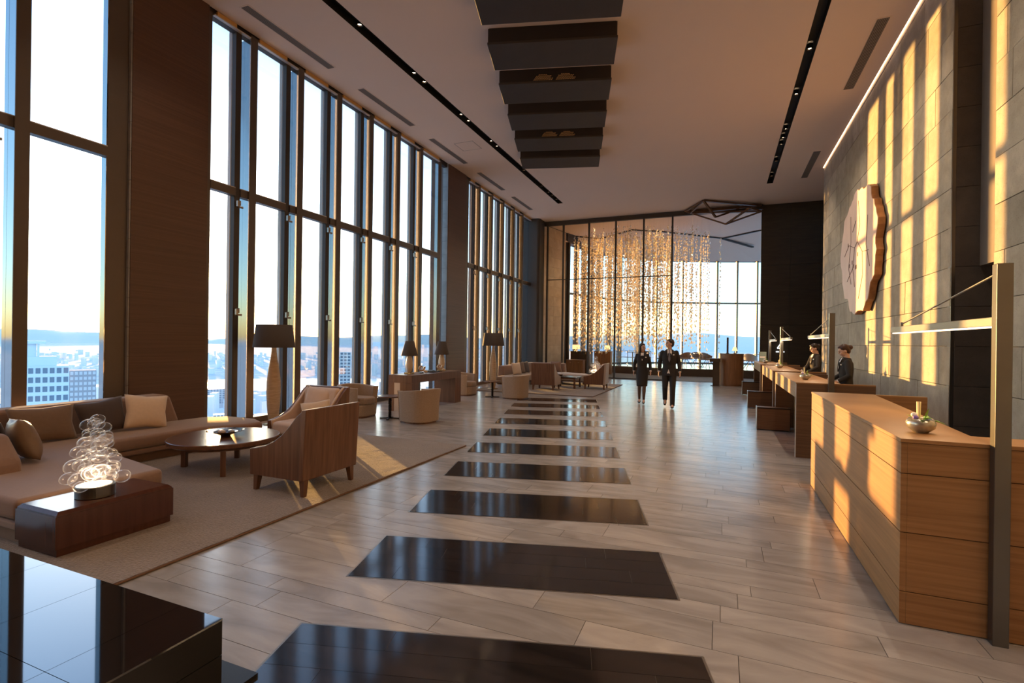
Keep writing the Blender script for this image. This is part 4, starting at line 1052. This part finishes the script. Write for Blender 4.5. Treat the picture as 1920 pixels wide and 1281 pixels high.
for i in range(290):
    a = R.uniform(0, 2*pi); rad = sqrt(R.uniform(.12, 1.0))
    wob = 1+.12*sin(3*a+.6)
    x = 3.45*rad*wob*cos(a); y = 1.45*rad*wob*sin(a)
    x = max(-3.35, min(3.75, x)); y = max(-1.75, min(1.9, y))
    if x > 1.8 and R.random() < .35: x -= 2.2
    o = bpy.data.objects.new('crystal_strand', SM[i % 14]); COL.objects.link(o); o.parent = ch
    o.location = (x, y, -.003); o.rotation_euler = (0, 0, R.uniform(0, 6)); o.scale = (1, 1, R.uniform(.93, 1.05))

# ------------------------------------------------------------------ lounge furniture
t = thing('host_podium', 'dark T shaped host podium at the lounge entrance', 'podium', (-.2, 20.95, 0))
MB().box(-.08, .16, -.10, .10, 0, .92).build('pillar', 'platform_wood', t); MB().box(-.2, .19, -.2, .2, .92, 1.06).build('top', 'platform_wood', t, bevel=.006); MB().box(.165, .175, -.09, .09, 0, .92).build('brass_edge', 'brass', t); MB().box(-.15, .2, -.16, .16, 0, .02).build('base', 'platform_wood', t)
t = thing('drum_counter', 'brown cylindrical drum counter behind the dark podium', 'counter', (.37, 21.45, 0))
MB().lathe([(.43, 0), (.43, .06), (.45, .062), (.45, 1.2), (.455, 1.202), (.455, 1.235)], 48).build('drum', 'cabinet_wood', t, smooth=False)
MB().lathe([(.462, 1.236), (.462, 1.25)], 48).build('top', 'walnut_flat', t)
t = thing('counter_lamp', 'small lamp with pale shade on the brown drum counter', 'lamp', (.50, 21.5, 1.25))
MB().lathe([(.05, 0), (.05, .015), (.015, .03), (.015, .12)], 16).build('stem', 'black_metal', t); MB().lathe([(.10, .10), (.05, .25), (.046, .25), (.096, .10), (.10, .10)], 20, cap=False).build('shade', 'shade_cream', t, smooth=True)
t = thing('counter_post', 'thin dark upright panel on the brown drum counter', 'panel', (.24, 21.4, 1.25))
MB().box(-.035, .035, -.02, .02, 0, .62).build('panel', 'platform_wood', t); MB().box(-.06, .06, -.05, .05, 0, .015).build('foot', 'black_metal', t)
def cabinet(label, x, y, wd, dp, h, mat, drs=2):
    t = thing('lounge_cabinet', label, 'cabinet', (x, y, 0), 0, 'wooden cabinets behind the glass partition')
    MB().box(-wd/2, wd/2, 0, dp, 0, h).build('body', mat, t, bevel=.004); MB().box(-wd/2-.015, wd/2+.015, -.015, dp+.015, h, h+.025).build('top', mat, t)
    for i in range(drs):
        a = -wd/2+i*wd/drs; d = MB().box(a+.008, a+wd/drs-.008, -.014, 0, .03, h-.02).build('door', mat, t); MB().box(a+wd/drs*.5-.03, a+wd/drs*.5+.03, -.022, -.014, h-.12, h-.105).build('handle', 'brass', d)
cabinet('low orange brown wooden cabinet behind the glass partition', -6.62, 24.0, .85, .45, .72, 'cabinet_wood')
cabinet('dark taller cabinet standing behind the low orange brown one', -6.75, 25.5, 1.0, .4, 1.12, 'platform_wood')
cabinet('tall reddish cabinet right of the low one behind the partition', -5.55, 25.4, .85, .45, 1.14, 'cabinet_wood')
t = thing('shade_lamp', 'table lamp with square cream shade on the dark cabinet', 'lamp', (-7.0, 25.7, 1.145))
MB().lathe([(.08, 0), (.08, .02), (.025, .04), (.025, .12)], 14).build('stem', 'brass', t); MB().box(-.17, .17, -.12, .12, .10, .33).build('shade', 'shade_cream', t, bevel=.01)
t = thing('shade_lamp', 'small table lamp with pale shade on the tall reddish cabinet', 'lamp', (-5.35, 25.62, 1.165))
MB().lathe([(.07, 0), (.07, .02), (.02, .04), (.02, .12)], 14).build('stem', 'brass', t); MB().lathe([(.15, .10), (.11, .30), (.106, .30), (.146, .10), (.15, .10)], 20, cap=False).build('shade', 'shade_cream', t, smooth=True)
def lounge_chair(label, x, y, rz, mat):
    t = thing('lounge_chair', label, 'chair', (x, y, .38), rz, 'chairs on the lounge platform')
    MB().prism([(-.27, -.27), (.27, -.27), (.29, .25), (-.29, .25)], .40, .47).build('seat', mat, t, bevel=.02, seg=3)
    v = []; n = 16
    for i in range(n+1):
        a = radians(-15+210*i/n); top = .62+.16*sin(max(0, min(pi, a)))
        for rad, z in ((.27, .42), (.33, top), (.29, top), (.235, .44)): v.append((rad*cos(a), rad*sin(a)*.95, z))
    f = []
    for i in range(n):
        for j in range(4): a_ = i*4; f.append((a_+j, a_+4+j, a_+4+(j+1) % 4, a_+(j+1) % 4))
    f.append((0, 1, 2, 3)); f.append(tuple(n*4+j for j in (3, 2, 1, 0)))
    MB().add(v, f).build('backrest', mat, t, bevel=.012)
    for sx in (-1, 1):
        for sy in (-1, 1): MB().tube([(sx*.06, sy*.06, .40), (sx*.26, sy*.26, 0)], .014, 8).build('leg', 'black_metal', t)
lounge_chair('cream backed lounge chair right of the brown drum counter', 1.35, 27.6, radians(160), 'sofa_light')
lounge_chair('brown lounge chair on the platform just left of the podium', -.62, 28.0, radians(60), 'cushion_brown')
lounge_chair('brown lounge chair behind the walking man, right of him', -1.75, 28.3, radians(-30), 'cushion_brown')
lounge_chair('brown lounge chair near the lounge glazing behind the man', -1.2, 29.7, radians(20), 'cushion_brown')
lounge_chair('dark lounge chair seen between the walking pair', -2.75, 27.6, radians(30), 'cushion_dark')
lounge_chair('dark lounge chair left of the walking woman', -3.9, 28.2, radians(-20), 'cushion_dark')
def lounge_table(label, x, y):
    t = thing('lounge_table', label, 'table', (x, y, .38), 0, 'tables on the lounge platform')
    MB().lathe([(.36, .70), (.37, .705), (.37, .725), (.365, .73)], 32).build('table_top', 'walnut_flat', t); MB().lathe([(.03, .03), (.03, .70)], 12).build('stem', 'black_metal', t); MB().lathe([(.22, 0), (.22, .012), (.03, .03)], 24).build('foot', 'black_metal', t)
lounge_table('round lounge table behind the walking man', -1.0, 28.7); lounge_table('round lounge table left of the walking woman', -4.6, 28.9); lounge_table('round lounge table by the far glazing', 1.9, 29.2)
t = thing('guard_rail', 'low steel guard rail with posts on the platform left of the walking woman', 'railing', (-4.3, 27.3, .38))
for x in (-.9, -.3, .3, .9): MB().box(x-.015, x+.015, -.015, .015, 0, .8).build('post', 'steel', t)
for z in (.45, .78): MB().box(-.92, .92, -.018, .018, z, z+.03).build('rail', 'steel', t)
t = thing('floor_candle', 'slim tall glowing floor lamp on the platform between the walking pair', 'lamp', (-2.55, 28.6, .38))
MB().lathe([(.12, 0), (.12, .02), (.03, .03)], 20).build('base', 'black_metal', t); MB().lathe([(.035, .03), (.035, 1.35), (.03, 1.36)], 14).build('tube', 'shade_cream', t)

# ------------------------------------------------------------------ people
def lerp(a, b, k): return tuple(x+(y-x)*k for x, y in zip(a, b))
def remesh(o, v, sm=3):
    md = o.modifiers.new('remesh', 'REMESH'); md.mode = 'VOXEL'; md.voxel_size = v; md.use_smooth_shade = True
    ms = o.modifiers.new('smooth', 'SMOOTH'); ms.factor = .5; ms.iterations = sm
    return o
def person(label, loc, rz, Hh, J, female, head_yaw=0.0, head_pitch=0.0, hair='cap', suit='suit', skirt=False, grp='hotel staff', vox=.009, hair_mat='hair'):
    k = Hh/1.735
    t = thing('person', label, 'person', loc, rz, grp)
    sh = .165 if female else .19; fm = .90 if female else 1.0
    J = {n: tuple(c*k for c in p) for n, p in J.items()}
    s = lambda x: x*k
    B = MB()
    # torso and neck
    B.tube([(0, 0, s(.84)), (0, 0, s(.92)), (0, .005, s(1.06)), (0, .0, s(1.24)), (0, .0, s(1.36)), (0, .01, s(1.43)), (0, .012, s(1.47)), (0, .0, s(1.54))], [(s(.12*fm), s(.09)), (s(.15*fm), s(.10)), (s(.125*fm), s(.085)), (s(.15*fm), s(.10)), (s(.155*fm), s(.09)), (s(.10), s(.07)), (s(.056*fm), s(.058*fm)), (s(.052*fm), s(.056*fm))], 16, hint=(1, 0, 0))
    Rm = Matrix.Rotation(head_yaw, 3, 'Z') @ Matrix.Rotation(head_pitch, 3, 'X')
    piv = Vector((0, .0, s(1.52)))
    def hp(x, y, z): return piv + Rm @ Vector((s(x), s(y), s(z)))
    def hb(mb, c, r, n=14, m_=10): mb.ball(hp(*c), tuple(s(q) for q in r), n, m_, Rm)
    hb(B, (0, .005, .105), (.072, .092, .098)); hb(B, (0, -.028, .048), (.056, .060, .066)); hb(B, (0, -.055, .005), (.030, .028, .022)); hb(B, (0, -.098, .075), (.012, .020, .018), 8, 6); hb(B, (0, -.090, .10), (.010, .012, .03), 8, 6); hb(B, (0, -.083, .035), (.024, .014, .012), 8, 6); hb(B, (0, -.083, .118), (.05, .012, .010), 8, 6)
    for sx in (-1, 1): hb(B, (sx*.073, .008, .075), (.010, .020, .030), 8, 6); hb(B, (sx*.042, -.066, .062), (.022, .020, .022), 8, 6)
    # arms, hands
    for sd in ('R', 'L'):
        sx = -1 if sd == 'R' else 1
        S_, E_, W_ = J['sh'+sd], J['el'+sd], J['wr'+sd]
        B.tube([S_, lerp(S_, E_, .5), E_, lerp(E_, W_, .35), W_], [s(.048*fm), s(.043*fm), s(.036*fm), s(.036*fm), s(.025*fm)], 12)
        d = (Vector(W_)-Vector(E_)).normalized(); hd = Vector(J.get('hd'+sd, d)).normalized() if ('hd'+sd) in J else d
        side = Vector((0, -1, 0)); side = (side-hd*side.dot(hd)).normalized(); nrm = hd.cross(side)
        Wv = Vector(W_); pm_ = Wv+hd*s(.045)
        B.tube([Wv-hd*s(.01), Wv+hd*s(.02), Wv+hd*s(.06), Wv+hd*s(.088)], [(s(.026), s(.018)), (s(.034), s(.017)), (s(.041), s(.016)), (s(.037), s(.014))], 12, hint=tuple(side))
        for i, (off, ln) in enumerate(((-.031, .062), (-.010, .074), (.011, .070), (.030, .056))):
            p = Wv+hd*s(.082)+side*s(-off); cd = (hd+nrm*(.25*sx)).normalized(); q = p+cd*s(ln*.5); e = q+(cd+nrm*(.5*sx)).normalized()*s(ln*.5)
            B.tube([p-hd*s(.02), p, q, e], [s(.0098), s(.0095), s(.0088), s(.007)], 8)
        p = Wv+hd*s(.022)+side*s(.026); q = p+(hd*.7+side*.75).normalized()*s(.034); e = q+(hd*.95+side*.2).normalized()*s(.03)
        B.tube([p-side*s(.012), p, q, e], [s(.013), s(.0125), s(.0105), s(.008)], 8)
    for sd in ('R', 'L'):
        Hp, Kn, An, To = J['hi'+sd], J['kn'+sd], J['an'+sd], J['to'+sd]
        B.tube([(Hp[0], Hp[1], Hp[2]+s(.03)), lerp(Hp, Kn, .5), Kn, lerp(Kn, An, .35), An, lerp(An, To, .5), To], [s(.08*fm), s(.068*fm), s(.048*fm), s(.05*fm), s(.033*fm), s(.034*fm), s(.026*fm)], 12)
    body = B.build('body', 'skin', t, smooth=True); remesh(body, vox*k, 2)
    # eyes, brows, mouth
    for sx in (-1, 1):
        e = MB(); e.ball(hp(sx*.030, -.079, .092), s(.0085), 8, 6); e.build('eye', 'hair', t, smooth=True)
        e = MB(); e.bar(hp(sx*.016, -.092, .117), hp(sx*.050, -.080, .118), s(.008), s(.006)); e.build('eyebrow', 'hair', t)
    e = MB(); e.ball(hp(0, -.094, .036), (s(.021), s(.006), s(.006)), 10, 6, Rm); e.build('mouth', 'lip', t, smooth=True)
    # hair
    Hm = MB(); hb(Hm, (0, .026, .125), (.083, .088, .093)); hb(Hm, (0, .052, .085), (.074, .062, .085))
    hb(Hm, (0, -.030, .178), (.060, .05, .026))
    for sx in (-1, 1): hb(Hm, (sx*.056, .01, .145), (.026, .06, .045))
    if hair == 'bun': hb(Hm, (0, .122, .11), (.048, .045, .048)); hb(Hm, (0, .09, .115), (.04, .04, .04))
    if hair == 'long':
        for sx in (-1, 1): hb(Hm, (sx*.072, .03, .06), (.035, .06, .10)); hb(Hm, (sx*.075, .03, -.01), (.035, .055, .07))
        hb(Hm, (0, .075, .03), (.085, .05, .11))
    remesh(Hm.build('hair', hair_mat, t, smooth=True), .010*k, 2)
    # jacket
    Jk = MB()
    w_ = fm
    hem = .80 if not female else .84
    Jk.tube([(0, 0, s(hem)), (0, 0, s(.94)), (0, .004, s(1.07)), (0, 0, s(1.24)), (0, 0, s(1.36)), (0, .006, s(1.415)), (0, .012, s(1.468))], [(s(.182*w_), s(.135)), (s(.172*w_), s(.125)), (s((.15 if female else .158)*w_), s(.110)), (s(.178*w_), s(.128)), (s(.185*w_), s(.118)), (s(.135*w_), s(.09)), (s(.072), s(.07))], 20, hint=(1, 0, 0))
    for sd in ('R', 'L'):
        S_, E_, W_ = J['sh'+sd], J['el'+sd], J['wr'+sd]; W2 = lerp(E_, W_, .93)
        Jk.ball(S_, s(.060*fm), 10, 8); Jk.tube([lerp(S_, E_, -.05), lerp(S_, E_, .5), E_, lerp(E_, W2, .5), W2], [s(.060*fm), s(.060*fm), s(.054*fm), s(.048*fm), s(.042*fm)], 12)
    remesh(Jk.build('jacket', suit, t, smooth=True), .011*k, 2)
    for sd in ('R', 'L'):
        E_, W_ = J['el'+sd], J['wr'+sd]; MB().tube([lerp(E_, W_, .90), lerp(E_, W_, .975)], s(.036*fm), 12).build('cuff', 'shirt', t, smooth=True)
    # shirt front, collar, tie, badge
    def plate(pts, th, name, mat):
        n = len(pts); v = [(s(x), s(y), s(z)) for x, y, z in pts]; v2 = [(x, y+s(th), z) for x, y, z in v]
        MB().add(v+v2, [tuple(range(n)), tuple(range(2*n-1, n-1, -1))]+[((i+1) % n, i, n+i, n+(i+1) % n) for i in range(n)]).build(name, mat, t)
    if not female: plate([(-.050, -.072, 1.462), (-.062, -.112, 1.38), (-.03, -.131, 1.25), (0, -.134, 1.14 if not female else 1.2), (.03, -.131, 1.25), (.062, -.112, 1.38), (.050, -.072, 1.462)], .03, 'shirt_front', 'shirt')
    else: plate([(-.040, -.070, 1.458), (-.040, -.108, 1.38), (-.018, -.128, 1.28), (0, -.131, 1.22), (.018, -.128, 1.28), (.040, -.108, 1.38), (.040, -.070, 1.458)], .03, 'shirt_front', 'shirt')
    if not female:
        plate([(-.016, -.088, 1.455), (-.012, -.125, 1.40), (-.026, -.140, 1.2), (0, -.142, 1.15), (.026, -.140, 1.2), (.012, -.125, 1.40), (.016, -.088, 1.455)], .02, 'tie', 'tie')
        plate([(-.012, -.128, .97), (-.05, -.126, .86), (.02, -.131, .86)], .02, 'shirt_tail', 'shirt')
    for sx in (-1, 1):
        plate([(sx*.052, -.074, 1.47), (sx*.085, -.108, 1.40), (sx*.05, -.132, 1.27), (sx*.012, -.142, 1.13 if not female else 1.19), (sx*.046, -.128, 1.34)] if sx < 0 else [(sx*.046, -.128, 1.34), (sx*.012, -.142, 1.13 if not female else 1.19), (sx*.05, -.132, 1.27), (sx*.085, -.108, 1.40), (sx*.052, -.074, 1.47)], .012, 'lapel', suit)
    Bd = MB(); Bd.ball((s(.10), s(-.112), s(1.33)), (s(.024), s(.012), s(.016)), 8, 6); Bd.build('badge', 'petal_white', t, smooth=True)
    # legs
    if skirt:
        hz = .50; hy = (J['knL'][1]+J['knR'][1])/2/k
        Sk = MB(); Sk.tube([(0, 0, s(1.0)), (0, 0, s(.90)), (0, hy*.4, s(.75)), (0, hy, s(hz))], [(s(.135), s(.10)), (s(.172), s(.125)), (s(.168), s(.13)), (s(.150), s(.135))], 20, hint=(1, 0, 0)); remesh(Sk.build('skirt', suit, t, smooth=True), .012*k, 2)
        St = MB()
        for sd in ('R', 'L'):
            Kn, An = J['kn'+sd], J['an'+sd]; St.tube([lerp(J['hi'+sd], Kn, .6), Kn, lerp(Kn, An, .35), lerp(An, Kn, .08)], [s(.068), s(.049), s(.050), s(.034)], 12)
            St2 = MB(); St2.tube([lerp(J['hi'+sd], Kn, .6), Kn, lerp(Kn, An, .35), An], [s(.066), s(.0495), s(.0505), s(.0335)], 12); St2.build('stocking', 'stocking', t, smooth=True)
    else:
        Tr = MB(); Tr.tube([(0, 0, s(1.02)), (0, 0, s(.92)), (0, 0, s(.84))], [(s(.14), s(.10)), (s(.165), s(.12)), (s(.15), s(.11))], 16, hint=(1, 0, 0))
        for sd in ('R', 'L'):
            Hp, Kn, An = J['hi'+sd], J['kn'+sd], J['an'+sd]; Tr.tube([(Hp[0], Hp[1], Hp[2]+s(.02)), lerp(Hp, Kn, .5), Kn, lerp(Kn, An, .5), lerp(Kn, An, 1.08)], [s(.098), s(.085), s(.070), s(.064), s(.058)], 14)
        remesh(Tr.build('trousers', suit, t, smooth=True), .011*k, 2)
    for sd in ('R', 'L'):
        An, To = Vector(J['an'+sd]), Vector(J['to'+sd]); hl = An+(An-To).normalized()*s(.03)+Vector((0, 0, -s(.045)))
        sh_ = MB(); sh_.tube([hl, lerp(hl, To, .35), lerp(hl, To, .75), To+(To-An).normalized()*s(.02)], [(s(.036), s(.034)), (s(.040), s(.036)), (s(.044), s(.027)), (s(.03), s(.018))], 12, hint=(1, 0, 0))
        if not skirt: sh_.ball(tuple(An+Vector((0, 0, -s(.01)))), s(.046), 10, 8)
        else: sh_.tube([hl+Vector((0, 0, -s(.01))), hl+Vector((0, .004, -s(.055)))], [s(.016), s(.009)], 8)
        remesh(sh_.build('shoe', 'shoe', t, smooth=True), .009*k, 1)
    return t
walk_m = dict(shR=(-.165, .0, 1.385), shL=(.165, .0, 1.385), elR=(-.235, .06, 1.13), elL=(.235, .03, 1.13), wrR=(-.25, -.02, .89), wrL=(.255, -.10, .89),
   hiR=(-.088, 0, .90), hiL=(.088, 0, .90), knR=(-.095, -.05, .51), anR=(-.10, .20, .20), toR=(-.10, .09, .06), knL=(.09, -.13, .50), anL=(.085, -.16, .085), toL=(.085, -.31, .032))
person('man in a dark suit and grey tie walking beside the woman', (-1.19, 13.2, .004), radians(4), 1.72, walk_m, False, head_yaw=radians(-62), head_pitch=radians(-4), grp='walking staff')
walk_w = dict(shR=(-.143, .0, 1.385), shL=(.143, .0, 1.385), elR=(-.215, .08, 1.14), elL=(.215, .02, 1.14), wrR=(-.235, .03, .91), wrL=(.235, -.13, .93),
   hiR=(-.078, 0, .90), hiL=(.078, 0, .90), knR=(-.075, -.02, .50), anR=(-.075, .06, .11), toR=(-.075, -.07, .03), knL=(.065, -.13, .50), anL=(.055, -.11, .11), toL=(.055, -.25, .032))
person('woman in a dark skirt suit with long hair walking left of the man', (-1.93, 13.75, .004), radians(6), 1.60, walk_w, True, head_yaw=radians(38), head_pitch=0, hair='long', skirt=True, grp='walking staff')
desk_w = dict(shR=(-.143, -.01, 1.385), shL=(.143, -.01, 1.385), elR=(-.20, -.02, 1.13), elL=(.20, .0, 1.13), wrR=(-.13, -.20, 1.03), wrL=(.16, -.18, 1.0),
   hiR=(-.078, 0, .90), hiL=(.078, 0, .90), knR=(-.078, -.02, .50), anR=(-.078, .02, .11), toR=(-.078, -.12, .03), knL=(.075, -.02, .50), anL=(.075, .02, .11), toL=(.075, -.12, .032))
person('woman with a bun in a black jacket standing behind the second desk', (2.12, 10.88, .004), radians(-86), 1.635, desk_w, True, head_yaw=radians(-6), head_pitch=radians(24), hair='bun', skirt=True, grp='reception staff', hair_mat='hair_red')
desk_w2 = dict(desk_w); desk_w2.update(elR=(-.21, -.08, 1.15), wrR=(-.12, -.28, 1.02), elL=(.21, -.06, 1.14), wrL=(.10, -.26, 1.0))
person('woman with tied hair leaning over the third desk', (2.10, 13.95, .004), radians(-70), 1.655, desk_w2, True, head_yaw=radians(-14), head_pitch=radians(22), hair='bun', skirt=True, grp='reception staff', suit='suit_brown')
